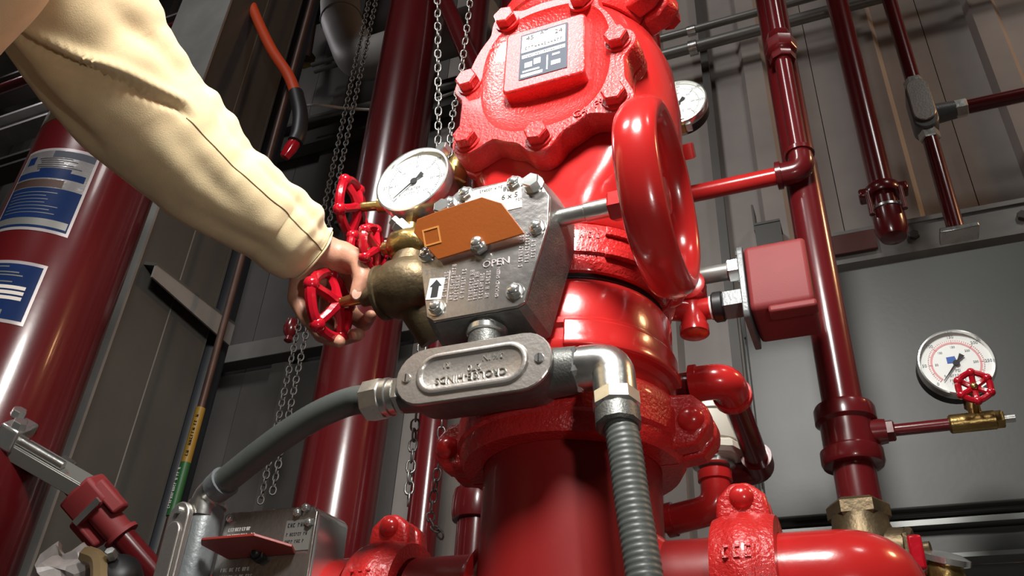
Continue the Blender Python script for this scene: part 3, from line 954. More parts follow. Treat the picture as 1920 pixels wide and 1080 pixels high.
FY = -0.1577
for (sx, sz) in ((-0.074, 0.264), (-0.058, 0.272), (-0.006, 0.271), (0.019, 0.212), (0.001, 0.146), (-0.076, 0.144), (-0.0935, 0.207)):
    sc = MB()
    sc.hexa((sx, FY, sz), (sx, FY - 0.0055, sz), 0.0068)
    sc.dome((sx, FY - 0.0052, sz), (0, -1, 0), 0.0052, 0.002, n=12, k=3)
    sc.cyl((sx, FY + 0.0005, sz), (sx, FY - 0.001, sz), 0.0088, n=16)
    sc.build('screw', M['chrome'], gb)
# taller hex plugs at the top corners
for (sx, sz) in ((-0.080, 0.258), (0.014, 0.264)):
    sc = MB()
    sc.hexa((sx, FY, sz), (sx, FY - 0.009, sz), 0.0088)
    sc.cyl((sx, FY + 0.0005, sz), (sx, FY - 0.0012, sz), 0.0105, n=18)
    sc.build('hex_bolt', M['chrome'], gb)
sk = MB(front(0, FY, 0)).prism([(-0.061, 0.274), (-0.004, 0.2755), (0.001, 0.266), (0.003, 0.240), (-0.052, 0.240)][::-1], 0, 0.0004).build('sticker', M['sticker'], gb)
mb = MB()
scribble(mb, front(-0.044, FY - 0.0006, 0.2705), 0.026, 0.0030, 21)
mb.text('8(1)', 0.0075, front(-0.0115, FY - 0.0006, 0.2665), 0.0002)
mb.text('6 x 5', 0.0085, front(-0.010, FY - 0.0006, 0.2565), 0.0002)
scribble(mb, front(-0.003, FY - 0.0006, 0.250), 0.006, 0.003, 22)
fine(mb.build('print', M['ink'], sk))
# etched print in upright columns
mb = MB()
cols = [(-0.0700, 0.150, 0.032, 31), (-0.0625, 0.148, 0.040, 32), (-0.0575, 0.149, 0.030, 33), (-0.0515, 0.150, 0.036, 34),
        (-0.0430, 0.146, 0.032, 35), (-0.0380, 0.146, 0.028, 36), (-0.0325, 0.146, 0.028, 37), (-0.0265, 0.146, 0.028, 38),
        (0.0045, 0.172, 0.034, 40), (0.0105, 0.176, 0.034, 41), (0.0165, 0.180, 0.034, 42)]
for cx, cz, ln, sd in cols:
    scribble(mb, front(cx, FY - 0.0002, cz, PI / 2), ln, 0.0040, sd)
mb.text('GROUND: GREEN', 0.0040, front(-0.0165, FY - 0.0002, 0.1595, PI / 2), 0.0003)
mb.box((-0.0665, FY - 0.0002, 0.1655), (0.0004, 0.0004, 0.036))
mb.text('OPEN', 0.0105, front(-0.0195, FY - 0.0002, 0.1815), 0.0004)
fine(mb.build('etched_print', M['foiledge'], cvp))
ap = MB(front(0, FY, 0)).prism([(-0.0885, 0.155), (-0.0725, 0.153), (-0.0705, 0.176), (-0.0865, 0.178)], 0, 0.0005).build('arrow_sticker', M['white'], gb)
MB(front(-0.0795, FY - 0.0007, 0.1655, -0.05)).prism([(-0.0035, -0.0095), (0.0035, -0.0095), (0.0035, 0.0025), (0.0062, 0.0025), (0.0, 0.0098), (-0.0062, 0.0025), (-0.0035, 0.0025)], 0, 0.0002).build('arrow', M['ink'], ap)
# orange flag, hinged at the knob and leaning outwards
hinge = V((-0.036, FY - 0.004, 0.2005))
fm = Matrix.Translation(hinge) @ Matrix.Rotation(math.radians(-4.5), 4, 'Y') @ Matrix.Rotation(math.radians(24), 4, 'X') @ FRONT
FL = [(-0.042, -0.002), (0.046, 0.000), (0.030, 0.034), (0.012, 0.045), (-0.030, 0.044), (-0.056, 0.042), (-0.062, 0.030)]
fl = MB(fm).prism(FL, 0, 0.003).build('flag', M['orange'], bv, bevel=0.0006)
mb = MB(fm)
for a, b in (((-0.052, 0.0215), (0.0016, 0.0166)), ((-0.036, 0.0215), (0.0016, 0.0166)), ((-0.044, 0.0140), (0.0144, 0.0016)), ((-0.044, 0.0290), (0.0144, 0.0016))):
    mb.box((a[0], a[1], 0.0032), (b[0], b[1], 0.0006))
plain(mb.build('stamped_mark', M['mark'], fl), 'pale square outline stamped on the flag')
kb = MB()
kb.hexa(hinge + V((0, 0.003, 0.001)), hinge + V((0, -0.004, 0.001)), 0.0090)
kb.cyl(hinge + V((0, -0.003, 0.001)), hinge + V((0, -0.008, 0.001)), 0.0055, n=16)
kb.dome(hinge + V((0, -0.0075, 0.001)), (0, -1, 0), 0.0058, 0.003, n=16)
kb.build('knob', M['chrome'], bv)
# shaft and big handwheel
SY, SZ = -0.135, 0.236
MB().cyl((0.026, SY, SZ), (0.062, SY, SZ), 0.0085).build('shaft', M['zinc'], bv)
MB().cyl((0.058, SY, SZ), (0.088, SY, SZ), 0.0094, ch=0.001).build('shaft_sleeve', M['zinc'], bv)
MB().hexa((0.082, SY, SZ), (0.097, SY, SZ), 0.0150).build('lock_nut', M['red'], bv)
WX, WR = 0.128, 0.0800
rim = MB()
N, K = 72, 16
vs, fs = [], []
for i in range(N):
    a = 2 * PI * i / N
    wob = 0.0010 * math.cos(6 * a)
    for k in range(K):
        b = 2 * PI * k / K
        rr = WR + wob + 0.0125 * math.cos(b)
        vs.append((WX + 0.0195 * math.sin(b), SY + rr * math.cos(a), SZ + rr * math.sin(a)))
for i in range(N):
    for k in range(K):
        i2, k2 = (i + 1) % N, (k + 1) % K
        fs.append([i * K + k, i2 * K + k, i2 * K + k2, i * K + k2])
rim.add(vs, fs)
hw = rim.build('handwheel', M['red'], bv, origin=(WX, SY, SZ))
MB().lathe([(0.012, -0.030), (0.020, -0.028), (0.022, -0.015), (0.022, 0.004), (0.017, 0.010), (0.006, 0.011)], 24, m=frame((WX - 0.002, SY, SZ), (1, 0, 0))).build('hub', M['red'], hw)
for k in range(3):
    a = 2 * PI * k / 3 + 0.55
    d_ = V((0, math.cos(a), math.sin(a)))
    c0 = V((WX - 0.006, SY, SZ))
    mm = frame(c0, d_, (1, 0, 0))
    MB(mm).prism([(-0.006, -0.012), (0.006, -0.012), (0.006, 0.012), (-0.006, 0.012)], 0.012, WR, s1=0.85).build('spoke', M['red'], hw, bevel=0.003)
# short threaded stub out of the bottom of the gear box
MB().cyl((-0.034, -0.136, 0.131), (-0.034, -0.136, 0.117), 0.0150, n=24).build('outlet_boss', M['chrome'], gb)

# ------------------------------------------------------------------ check valve
kv = thing('check_valve', 'red alarm check valve with bolted cover and nameplate, top middle', 'valve', (0, 0, 0.263))
kb_ = MB().lathe([(0.084, 0.264), (0.094, 0.266), (0.098, 0.272), (0.098, 0.298), (0.103, 0.312), (0.113, 0.335), (0.121, 0.37), (0.126, 0.42), (0.128, 0.48),
            (0.123, 0.54), (0.112, 0.575), (0.099, 0.592), (0.097, 0.60), (0.084, 0.602)], 72)
for p in kb_.v:
    p.y = max(p.y, -0.089)  # flat face that carries the cover
kb_.build('body', M['red'], kv)
CZ = 0.470
BOLTS = [(-0.088, 0.003), (0.090, 0.005), (-0.083, -0.086), (0.086, -0.080), (0.002, -0.108), (-0.046, 0.094), (0.048, 0.090)]


def cover_radius(a, lobe=0.0215, ea=0.094, eb=0.112):
    c, s = math.cos(a), math.sin(a)
    r = 1 / math.sqrt((c / ea) ** 2 + (s / eb) ** 2)
    if s < 0.25:  # squarer below
        r = max(r, min(0.098 / max(1e-6, abs(c)), 0.0925 / max(1e-6, abs(s))) * 0.99 if s < 0 else r)
        r = min(r, 0.128)
    for bx, bz in BOLTS:
        t_ = bx * c + bz * s
        dd = bx * bx + bz * bz - t_ * t_
        if t_ > 0 and dd < lobe * lobe:
            r = max(r, t_ + math.sqrt(lobe * lobe - dd))
    return r


N = 144
raw = [cover_radius(2 * PI * i / N) for i in range(N)]
for _ in range(2):
    raw = [(raw[i - 1] + 2 * raw[i] + raw[(i + 1) % N]) / 4 for i in range(N)]
RX, RZ, OX, OZ = 0.076, 0.094, 0.004, 0.002


def ell(a, s=1.0):
    c, sn = math.cos(a), math.sin(a)
    # superellipse, a little squarish
    k = (abs(c / RX) ** 2.6 + abs(sn / RZ) ** 2.6) ** (-1 / 2.6)
    return (OX + k * s * c, OZ + k * s * sn)


rings = []
A_ = [2 * PI * i / N for i in range(N)]
rings.append([(raw[i] * math.cos(A_[i]), raw[i] * math.sin(A_[i]), -0.030) for i in range(N)])
rings.append([(raw[i] * math.cos(A_[i]), raw[i] * math.sin(A_[i]), -0.002) for i in range(N)])
rings.append([((raw[i] - 0.002) * math.cos(A_[i]), (raw[i] - 0.002) * math.sin(A_[i]), 0.0) for i in range(N)])
rings.append([(*ell(a, 1.015), 0.0) for a in A_])
rings.append([(*ell(a, 1.0), -0.0015) for a in A_])
rings.append([(*ell(a, 0.97), -0.004) for a in A_])
for s_, z_ in ((0.9, -0.0075), (0.75, -0.0125), (0.5, -0.0175), (0.25, -0.0200), (0.02, -0.0205)):
    rings.append([(*ell(a, s_), z_) for a in A_])
vs = [p for r_ in rings for p in r_]
fs = []
for q in range(len(rings) - 1):
    for i in range(N):
        j = (i + 1) % N
        fs.append([q * N + i, q * N + j, (q + 1) * N + j, (q + 1) * N + i])
fs.append([(len(rings) - 1) * N + i for i in range(N)])
fs.append(list(range(N))[::-1])
cov = MB(front(0, -0.120, CZ)).add(vs, fs).build('cover', M['redcast'], kv, sharp=45)
# neck behind the cover
nk = [(raw[i] * 0.93 * math.cos(A_[i]), raw[i] * 0.93 * math.sin(A_[i])) for i in range(0, N, 2)]
MB(front(0, -0.0915, CZ)).prism(nk, -0.001, 0.0025).build('gasket', M['black'], kv)
nk = [((raw[i] * 0.5 + 0.045) * math.cos(A_[i]), (raw[i] * 0.5 + 0.045) * math.sin(A_[i])) for i in range(0, N, 2)]
MB(front(0, -0.0885, CZ)).prism([(x * 1.0, y * 1.02) for x, y in [(raw[i] * math.cos(A_[i]), raw[i] * math.sin(A_[i])) for i in range(0, N, 2)]], -0.001, -0.014).build('body_flange', M['redcast'], kv, bevel=0.002)
MB(front(0, -0.085, CZ)).prism(nk, 0.0, -0.07, s1=1.05).build('body_neck', M['red'], kv, sharp=50)
for k, (bx, bz) in enumerate(BOLTS):
    x_, z_ = bx, CZ + bz
    b_ = MB()
    b_.cyl((x_, -0.119, z_), (x_, -0.1225, z_), 0.0152, n=24)
    b_.hexa((x_, -0.122, z_), (x_, -0.134, z_), 0.0135, x=(math.cos(k), 0, math.sin(k)))
    b_.build('bolt', M['redcast'], cov)
pad = MB(front(0.004, -0.099, CZ + 0.019)).prism(roundrect(0, 0, 0.098, 0.098, 0.007), 0, 0.0235).build('raised_pad', M['redcast'], cov, bevel=0.0025)
pw = 0.0575
PLY = -0.1227
pl = MB(front(0.0035, PLY, CZ + 0.021)).prism(roundrect(0, 0, pw, 0.074, 0.001), 0, 0.0006).build('nameplate', M['nameplate'], cov)
mb = MB(front(0.0035, PLY - 0.0008, CZ + 0.021))
for (x0, x1, z0, z1) in ((-0.027, 0.026, 0.006, 0.034), (-0.026, 0.026, -0.004, 0.0015), (-0.026, 0.0, -0.0345, -0.030), (-0.024, -0.004, -0.027, -0.0245), (0.0045, 0.006, -0.032, -0.009), (0.011, 0.020, -0.012, -0.009), (0.010, 0.021, -0.027, -0.0205), (-0.022, -0.013, -0.020, -0.012), (-0.011, -0.003, -0.018, -0.009)):
    mb.box(((x0 + x1) / 2, (z0 + z1) / 2, 0), (x1 - x0, z1 - z0, 0.0003))
pr = fine(mb.build('print', M['white'], pl))
mb = MB(front(0.0035, PLY - 0.0012, CZ + 0.021))
mb.text('45', 0.010, Matrix.Translation((-0.017, 0.028, 0)), 0.0002)
mb.text('AT', 0.008, Matrix.Translation((0.0, 0.031, 0)), 0.0002)
mb.text('24', 0.010, Matrix.Translation((0.018, 0.026, 0)), 0.0002)
scribble(mb, Matrix.Translation((-0.022, 0.012, 0)), 0.044, 0.005, 51)
scribble(mb, Matrix.Translation((-0.022, -0.0015, 0)), 0.044, 0.0035, 52)
fine(mb.build('print', M['ink'], pl))
plain(MB(front(0, -0.1205, 0)).text('G4', 0.0135, Matrix.Translation((0.047, 0.382, 0)) @ Matrix.Rotation(0.2, 4, 'Z'), 0.001).text('F9', 0.0135, Matrix.Translation((0.068, 0.389, 0)) @ Matrix.Rotation(0.28, 4, 'Z'), 0.001).build('cast_lettering', M['redcast'], cov), 'raised cast letters on the cover rim')
# upper coupling and riser above the check valve
grooved_coupling('grooved_coupling', 'red grooved coupling on top of the check valve, cut by the frame edge',
                 frame((0, 0, 0.628), (0, 0, 1), (1, -0.35, 0)), 0.0845, 0.106, 0.028, 0.034, 0.013)
up = thing('upper_riser', 'wide red riser pipe rising above the check valve out of frame', 'pipe', (0, 0, 0.604))
MB().cyl((0, 0, 0.604), (0, 0, 4.19), 0.084, n=64).build('pipe', M['red'], up)

# ------------------------------------------------------------------ branch to the right: elbow, drain valve, drain riser
el = thing('drain_elbow', 'glossy red elbow turning back from the right branch coupling', 'elbow', (0.245, 0.02, BZ))
DX, DY = 0.245, 0.30
MB().tube([(0.160, 0, BZ)] + fillet([(0.186, 0, BZ), (DX, 0, BZ), (DX, 0.09, BZ - 0.0)], 0.056, 10) + [(DX, 0.10, BZ)], 0.0435, 32).build('elbow', M['red'], el)
MB().lathe([(0.0435, 0), (0.049, 0.003), (0.049, 0.014), (0.0435, 0.017)], 32, m=frame((DX, 0.085, BZ), (0, 1, 0))).build('rim', M['red'], el)
MB().cyl((DX, 0.10, BZ), (DX, 0.255, BZ + 0.01), 0.030, n=28).build('nipple', M['red'], el)
av = thing('drain_valve', 'dull bronze angle valve under the red drain pipe', 'valve', (DX, DY, BZ + 0.01))
MB().lathe([(0.030, -0.075), (0.037, -0.06), (0.040, -0.01), (0.037, 0.045), (0.031, 0.062), (0.031, 0.07)], 32, m=Matrix.Translation((DX - 0.004, DY, 0))).build('body', M['bronze'], av)
MB().hexa((DX - 0.004, DY, 0.066), (DX - 0.004, DY, 0.088), 0.0345).build('hex_end', M['bronze'], av)
MB().cyl((DX + 0.015, DY - 0.005, 0.03), (DX + 0.040, DY - 0.010, 0.028), 0.027, 0.024).build('bonnet', M['bronze'], av)
MB().hexa((DX + 0.038, DY - 0.010, 0.028), (DX + 0.048, DY - 0.012, 0.028), 0.026).build('packing_nut', M['bronze'], av)
MB().cyl((DX + 0.046, DY - 0.012, 0.028), (DX + 0.062, DY - 0.016, 0.028), 0.007).build('stem', M['bronze'], av)
MB().box((DX + 0.046, DY - 0.055, 0.010), (0.014, 0.030, 0.036)).build('lever', M['redwheel'], av, bevel=0.003)
dp = thing('drain_riser', 'red vertical drain pipe with reducing tee at right of the main riser', 'pipe', (DX, DY, 0.08))
MB().cyl((DX, DY, 0.08), (DX - 0.003, DY, 4.19), 0.0242, n=36).build('pipe', M['redpipe'], dp)
tz0 = 0.132
MB().lathe([(0.0245, tz0 - 0.002), (0.034, tz0), (0.036, tz0 + 0.004), (0.036, tz0 + 0.018), (0.031, tz0 + 0.022), (0.031, tz0 + 0.052), (0.036, tz0 + 0.056), (0.036, tz0 + 0.072), (0.034, tz0 + 0.076), (0.0245, tz0 + 0.078)], 36, m=Matrix.Translation((DX, DY, 0))).build('tee', M['redpipe'], dp)
MB().cyl((DX + 0.02, DY, 0.172), (DX + 0.043, DY, 0.172), 0.018, 0.0145).build('tee_outlet', M['redpipe'], dp)
MB().hexa((DX + 0.040, DY, 0.172), (DX + 0.052, DY, 0.172), 0.0135).build('bushing', M['redpipe'], dp)

# gauge branch
gbr = thing('gauge_nipple', 'thin red horizontal pipe with small red wheel cock for the right gauge', 'pipe', (0.32, DY, 0.172))
MB().cyl((DX + 0.048, DY, 0.172), (0.358, DY, 0.172), 0.0072).build('pipe', M['redpipe'], gbr)
MB().cyl((0.355, DY, 0.172), (0.405, DY, 0.172), 0.011, ch=0.002).build('cock_body', M['brass'], gbr)
MB().hexa((0.402, DY, 0.172), (0.412, DY, 0.172), 0.011).build('end_nut', M['brass'], gbr)
MB().cyl((0.410, DY, 0.172), (0.423, DY, 0.172), 0.005).build('bleed_plug', M['zinc'], gbr)
MB().cyl((0.385, DY, 0.175), (0.385, DY, 0.20), 0.007).build('riser_stub', M['brass'], gbr)


def small_wheel(parent, c, axis, R, rim=0.0042, spokes=5, lobes=5, m_=None, depth=0.010, up=None, name='handwheel'):
    """dished cast handwheel: scalloped rim, spokes that step back to the hub"""
    m_ = m_ or M['redwheel']
    fm = frame(c, axis, up)
    pts = []
    n = 60
    for i in range(n):
        a = 2 * PI * i / n
        r = R * (1 + 0.018 * math.cos(lobes * a))
        pts.append(fm @ V((r * math.cos(a), r * math.sin(a), depth)))
    w_ = MB().tube(pts, rim, 8, closed=True).build(name, m_, parent, origin=c)
    for k in range(spokes):
        a = 2 * PI * k / spokes
        d_ = V((math.cos(a), math.sin(a), 0))
        MB().tube([fm @ (d_ * R * 0.12), fm @ (d_ * R * 0.5 + V((0, 0, depth * 0.25))), fm @ (d_ * R * 0.92 + V((0, 0, depth * 0.95)))], [rim * 1.15, rim * 0.9, rim * 0.95], 7).build('spoke', m_, w_)
        kn = d_ * R * 1.035 + V((0, 0, depth))
        MB().ball(fm @ kn, rim * 1.45, 10, 6).build('rim_lobe', m_, w_)
    MB(fm).lathe([(R * 0.1, -0.006), (R * 0.2, -0.005), (R * 0.2, 0.004), (R * 0.1, 0.006)], 14).build('hub', m_, w_)
    return w_


def gauge(name, label, c, nrm, R, depth, case_m, nums, sweep_from, needle_deg, word=None, pink=False, back=True):
    """round pressure gauge; nrm points out of the dial"""
    t = thing(name, label, 'gauge', c)
    fm = frame(c, nrm, V((0, 0, 1)))  # local x = up
    fm = fm @ Matrix.Rotation(-PI / 2, 4, 'Z')  # local y = up, x = right seen from the front
    MB(fm).lathe([(R * 0.5, -depth), (R * 0.93, -depth), (R * 0.97, -depth + 0.002), (R * 0.97, -0.004), (R * 0.9, -0.003)], 48).build('case', case_m, t)
    MB(fm).lathe([(R * 0.955, -0.010), (R * 1.0, -0.009), (R * 1.005, 0.001), (R * 0.985, 0.0045), (R * 0.945, 0.005), (R * 0.925, 0.002), (R * 0.925, -0.003)], 56, caps=False).build('bezel', M['chrome'], t)
    d_ = MB(fm).lathe([(R * 0.93, -0.0035), (R * 0.93, -0.0015), (0.0005, -0.0015)], 48).build('dial', M['dial'], t)
    tk_ = MB(fm)
    a0, a1 = math.radians(sweep_from), math.radians(-45)
    nt_ = (len(nums) - 1) * 10
    for i in range(nt_ + 1):
        a = a0 + (a1 - a0) * i / nt_
        big = i % 10 == 0
        mid = i % 5 == 0
        r0 = R * (0.60 if big else 0.66 if mid else 0.685)
        mm = Matrix.Rotation(a, 4, 'Z')
        tk_.box(((r0 + R * 0.72) / 2, 0, -0.0011), (R * 0.72 - r0, R * (0.022 if big else 0.012), 0.0004), mm)
    fine(tk_.build('scale_ticks', M['faint'] if not pink else M['dialpink'], d_))
    tx = MB(fm)
    for i, s in enumerate(nums):
        a = a0 + (a1 - a0) * i / (len(nums) - 1)
        tx.text(s, R * 0.125, Matrix.Translation((R * 0.815 * math.cos(a), R * 0.815 * math.sin(a), -0.0012)), 0.0002)
        if 0 < i < len(nums) - 1 or True:
            tx.text(s, R * 0.09, Matrix.Translation((R * 0.50 * math.cos(a), R * 0.50 * math.sin(a), -0.0012)), 0.0002)
    if word:
        tx.text(word, R * 0.12, Matrix.Translation((0, -R * 0.22, -0.0012)), 0.0002)
    scribble(tx, fm.inverted() @ fm @ Matrix.Translation((-R * 0.22, -R * 0.36, -0.0012)), R * 0.42, R * 0.08, 77)
    if pink:
        scribble(tx, Matrix.Translation((-R * 0.25, -R * 0.5, -0.0012)), R * 0.55, R * 0.07, 78)
        scribble(tx, Matrix.Translation((-R * 0.25, -R * 0.6, -0.0012)), R * 0.55, R * 0.07, 79)
    fine(tx.build('numerals', M['faint'], d_))
    if pink:
        MB(fm).lathe([(R * 0.60, -0.0014), (R * 0.60, -0.0012), (R * 0.655, -0.0012), (R * 0.655, -0.0014)], 40, a1, a0).build('pink_band', M['dialpink'], d_)
        MB(fm).prism([(-R * 0.22, R * 0.02), (-R * 0.04, R * 0.02), (R * 0.02, R * 0.12), (0.0, R * 0.22), (-R * 0.22, R * 0.20)], -0.0013, -0.0009).build('blue_emblem', M['dialblue'], d_)
    na = math.radians(needle_deg)
    nm = fm @ Matrix.Rotation(na, 4, 'Z')
    nd = MB(nm).prism([(-R * 0.30, -R * 0.075), (-R * 0.12, -R * 0.03), (R * 0.66, -R * 0.008), (R * 0.66, R * 0.008), (-R * 0.12, R * 0.03), (-R * 0.30, R * 0.075)], 0.0004, 0.0010)
    nd.cyl((0, 0, -0.001), (0, 0, 0.0014), R * 0.085, n=18)
    nd.build('needle', M['ink'], t)
    MB(fm).lathe([(R * 0.93, 0.0018), (R * 0.93, 0.0024), (0.0005, 0.0026)], 48, caps=False).build('lens', M['glass'], t)
    return t, fm


# ------------------------------------------------------------------ water gauge at left
G1 = V((-0.159, -0.100, 0.364))
g1, gm = gauge('pressure_gauge', 'white round pressure gauge in chrome bezel beside the check valve, left', G1, (0.0, -1, 0.02), 0.0465, 0.028, M['zinc'],
               ['0', '50', '100', '150', '200', '250', '300'], 225, 221, 'WATER')
MB().hexa((-0.161, -0.088, 0.322), (-0.161, -0.088, 0.306), 0.0085).build('socket', M['brass'], g1)

# gauge cock under it
gc1 = thing('gauge_cock', 'small brass needle valve with red wheel directly under the left gauge', 'valve', (-0.161, -0.09, 0.28))
MB().cyl((-0.161, -0.088, 0.307), (-0.160, -0.09, 0.262), 0.0105, n=20).build('upright', M['brass'], gc1)
MB().lathe([(0.012, -0.022), (0.018, -0.016), (0.020, 0.0), (0.018, 0.014), (0.013, 0.022)], 24, m=frame((-0.158, -0.092, 0.279), (1, 0.1, 0.05))).build('body', M['brass'], gc1)
MB().cyl((-0.172, -0.093, 0.279), (-0.188, -0.096, 0.279), 0.010, 0.007).build('bonnet', M['brass'], gc1)
MB().cyl((-0.186, -0.096, 0.279), (-0.201, -0.098, 0.279), 0.0036).build('stem', M['brass'], gc1)
MB().hexa((-0.165, -0.104, 0.298), (-0.1725, -0.1105, 0.3045), 0.0062).build('bleed_plug', M['chrome'], gc1)
MB().hexa((-0.157, -0.098, 0.290), (-0.168, -0.107, 0.3), 0.0095).build('lock_nut', M['chrome'], gc1)
MB().cyl((-0.140, -0.09, 0.280), (-0.090, -0.05, 0.285), 0.010).build('nipple', M['brass'], gc1)
small_wheel(gc1, V((-0.196, -0.098, 0.279)), (-1, -0.12, 0.0), 0.025, 0.0048, 5, 5, up=(0, 0, 1), depth=0.004)

# brass elbow between gauge and check valve
be = thing('brass_elbow', 'brass elbow fitting between the left gauge and check valve', 'fitting', (-0.11, -0.06, 0.39))
MB().tube(fillet([(-0.122, -0.075, 0.365), (-0.122, -0.075, 0.405), (-0.085, -0.045, 0.410)], 0.02, 6), 0.0135, 18).build('elbow', M['brass'], be)
MB().hexa((-0.122, -0.075, 0.385), (-0.122, -0.075, 0.366), 0.017).build('nut', M['brass'], be)
MB().hexa((-0.1275, -0.088, 0.406), (-0.130, -0.100, 0.408), 0.0085).build('plug', M['chrome'], be)

# ------------------------------------------------------------------ angle valve being turned
WC = V((-0.241, -0.090, 0.222))
BC = V((-0.158, -0.090, 0.2245))
av1 = thing('angle_valve', 'bronze angle valve whose red handwheel the hand is gripping', 'valve', BC)
adir = (WC - BC).normalized()
fmv = frame(BC, adir, (0, 0, 1))
MB(fmv).lathe([(0.022, -0.034), (0.030, -0.026), (0.033, -0.008), (0.032, 0.010), (0.0285, 0.018), (0.027, 0.022), (0.030, 0.023), (0.030, 0.027), (0.016, 0.028)], 32).build('body', M['bronze'], av1)
MB().cyl(BC + V((0.0, 0, 0.012)), BC + V((0.002, 0.004, 0.042)), 0.022, 0.019, n=24).build('upper_boss', M['bronze'], av1)
MB().cyl(BC + V((0.01, 0.005, -0.015)), BC + V((0.028, 0.03, -0.05)), 0.020, 0.018, n=24).build('lower_boss', M['bronze'], av1)
MB(fmv).cyl((0, 0, 0.026), (0, 0, 0.050), 0.0125, 0.0105, n=20).build('packing_nut', M['bronze'], av1)
MB(fmv).cyl((0, 0, 0.048), (0, 0, 0.080), 0.0078, 0.0052, n=16).build('stem', M['brass'], av1)
small_wheel(av1, WC, adir, 0.036, 0.0062, 5, 5, up=(0, -0.2, 1), depth=0.009)
MB().cyl(BC + V((0.028, 0.005, 0)), (-0.092, -0.040, 0.226), 0.017, n=20).build('nipple', M['red'], av1)

# ------------------------------------------------------------------ second handwheel valve above it
C3 = V((-0.276, -0.040, 0.402))
av2 = thing('trim_valve', 'red handwheel valve with brass stem partly hidden behind the left gauge', 'valve', C3)
d3 = V((-1, -0.18, 0.03)).normalized()
MB().cyl(C3 - d3 * 0.115, C3 - d3 * 0.05, 0.022, 0.019, n=24).build('body', M['bronze'], av2)
MB().cyl(C3 - d3 * 0.052, C3 - d3 * 0.028, 0.010, n=16).build('packing_nut', M['brass'], av2)
MB().cyl(C3 - d3 * 0.030, C3, 0.0062, n=14).build('stem', M['brass'], av2)
small_wheel(av2, C3, d3, 0.035, 0.0060, 5, 5, up=(0, 0.25, 1), depth=0.009)
# lower wheel of the pair, right under it
C4 = V((-0.262, -0.030, 0.335))
av3 = thing('trim_valve', 'small red handwheel just below the upper handwheel, beside the sleeve cuff', 'valve', C4)
MB().cyl(C4 + V((0.02, 0, 0)), C4 + V((0.10, 0.02, 0)), 0.014, n=18).build('body', M['redpipe'], av3)
MB().cyl(C4, C4 + V((0.03, 0, 0)), 0.005, n=12).build('stem', M['brass'], av3)
small_wheel(av3, C4, (-1, -0.1, 0), 0.024, 0.0055, 5, 5, up=(0, 0.1, 1), depth=0.006)
# red handle hanging on the hoist chain
hd = thing('chain_pull', 'small dark red knob hooked on the hoist chain under the hand', 'knob', (-0.8607, 0.5600, 0.6686))
MB().cyl((-0.8588, 0.5600, 0.6724), (cb.x, cb.y, 0.6701), 0.004, n=8).build('hook', M['redpipe'], hd)
MB().lathe([(0.004, -0.038), (0.010, -0.034), (0.008, -0.024), (0.015, -0.014), (0.017, 0.0), (0.012, 0.018), (0.003, 0.024)], 16, m=Matrix.Translation((-0.8611, 0.5600, 0.6701))).build('knob', M['redpipe'], hd)

# ------------------------------------------------------------------ conduit body under the gear box
cb_ = thing('conduit_body', 'cast aluminium conduit body with screwed cover under the gear box', 'conduit body', (-0.036, -0.125, 0.055))
CX, CZ2, CH, CR = -0.0375, 0.0775, 0.0725, 0.0262
mb = MB(front(0, -0.151, 0))
rings = []
for sc, zz in ((0.0, 0.0), (0.0005, -0.012), (-0.002, -0.034), (-0.007, -0.047), (-0.015, -0.052)):
    rings.append([(x, y, zz) for x, y in stadium(CX, CZ2, CH + sc, CR + sc, 12)])
n = len(rings[0])
fs = [list(range(n)), [(len(rings) - 1) * n + i for i in range(n)]]
for q in range(len(rings) - 1):
    for i in range(n):
        fs.append([q * n + i, q * n + (i + 1) % n, (q + 1) * n + (i + 1) % n, (q + 1) * n + i])
mb.add([p for r_ in rings for p in r_], fs)
body = mb.build('body', M['cast'], cb_, sharp=40)
rings = []
for half, r, zz in ((CH + 0.001, CR + 0.001, 0.0), (CH + 0.001, CR + 0.001, 0.0028), (CH, CR, 0.0036), (0.0535, 0.0205, 0.0036), (0.0520, 0.0190, 0.0056), (0.0505, 0.0175, 0.0062), (0.0488, 0.0158, 0.0060), (0.0470, 0.0140, 0.0040), (0.0462, 0.0132, 0.0037)):
    rings.append([(x, y, zz) for x, y in stadium(CX, CZ2, half, r, 12)])
fs = [list(range(n)), [(len(rings) - 1) * n + i for i in range(n)]]
for q in range(len(rings) - 1):
    for i in range(n):
        fs.append([q * n + i, q * n + (i + 1) % n, (q + 1) * n + (i + 1) % n, (q + 1) * n + i])
CFM = front(0, -0.151, 0) @ Matrix.Translation((0, 0, 0))
ccv = MB(CFM).add([p for r_ in rings for p in r_], fs).build('cover', M['aluminium'], cb_, sharp=30)
for s in (-1, 1):
    sx = CX + s * 0.0625
    MB().cyl((sx, -0.1535, CZ2), (sx, -0.1565, CZ2), 0.0048, 0.004, n=16).build('screw', M['chrome'], ccv)
    MB().box((sx, -0.1567, CZ2), (0.0012, 0.0006, 0.007)).build('screw_slot', M['ink'], ccv)
mb = MB(front(CX, -0.1550, CZ2, PI))
mb.text('CROUSE-HINDS', 0.0095, Matrix.Translation((0, 0.0070, 0)), 0.0007)
mb.text('270', 0.0088, Matrix.Translation((-0.003, -0.0010, 0)), 0.0007)
mb.text('3/4 IN', 0.0075, Matrix.Translation((-0.020, -0.0085, 0)), 0.0007)
mb.text('R1', 0.0068, Matrix.Translation((0.024, -0.0070, 0)), 0.0007)
fine(mb.build('cast_lettering', M['chrome'], ccv))
MB().cyl((-0.034, -0.134, 0.098), (-0.034, -0.136, 0.120), 0.0180, 0.0165, n=28).build('top_hub', M['cast'], cb_)
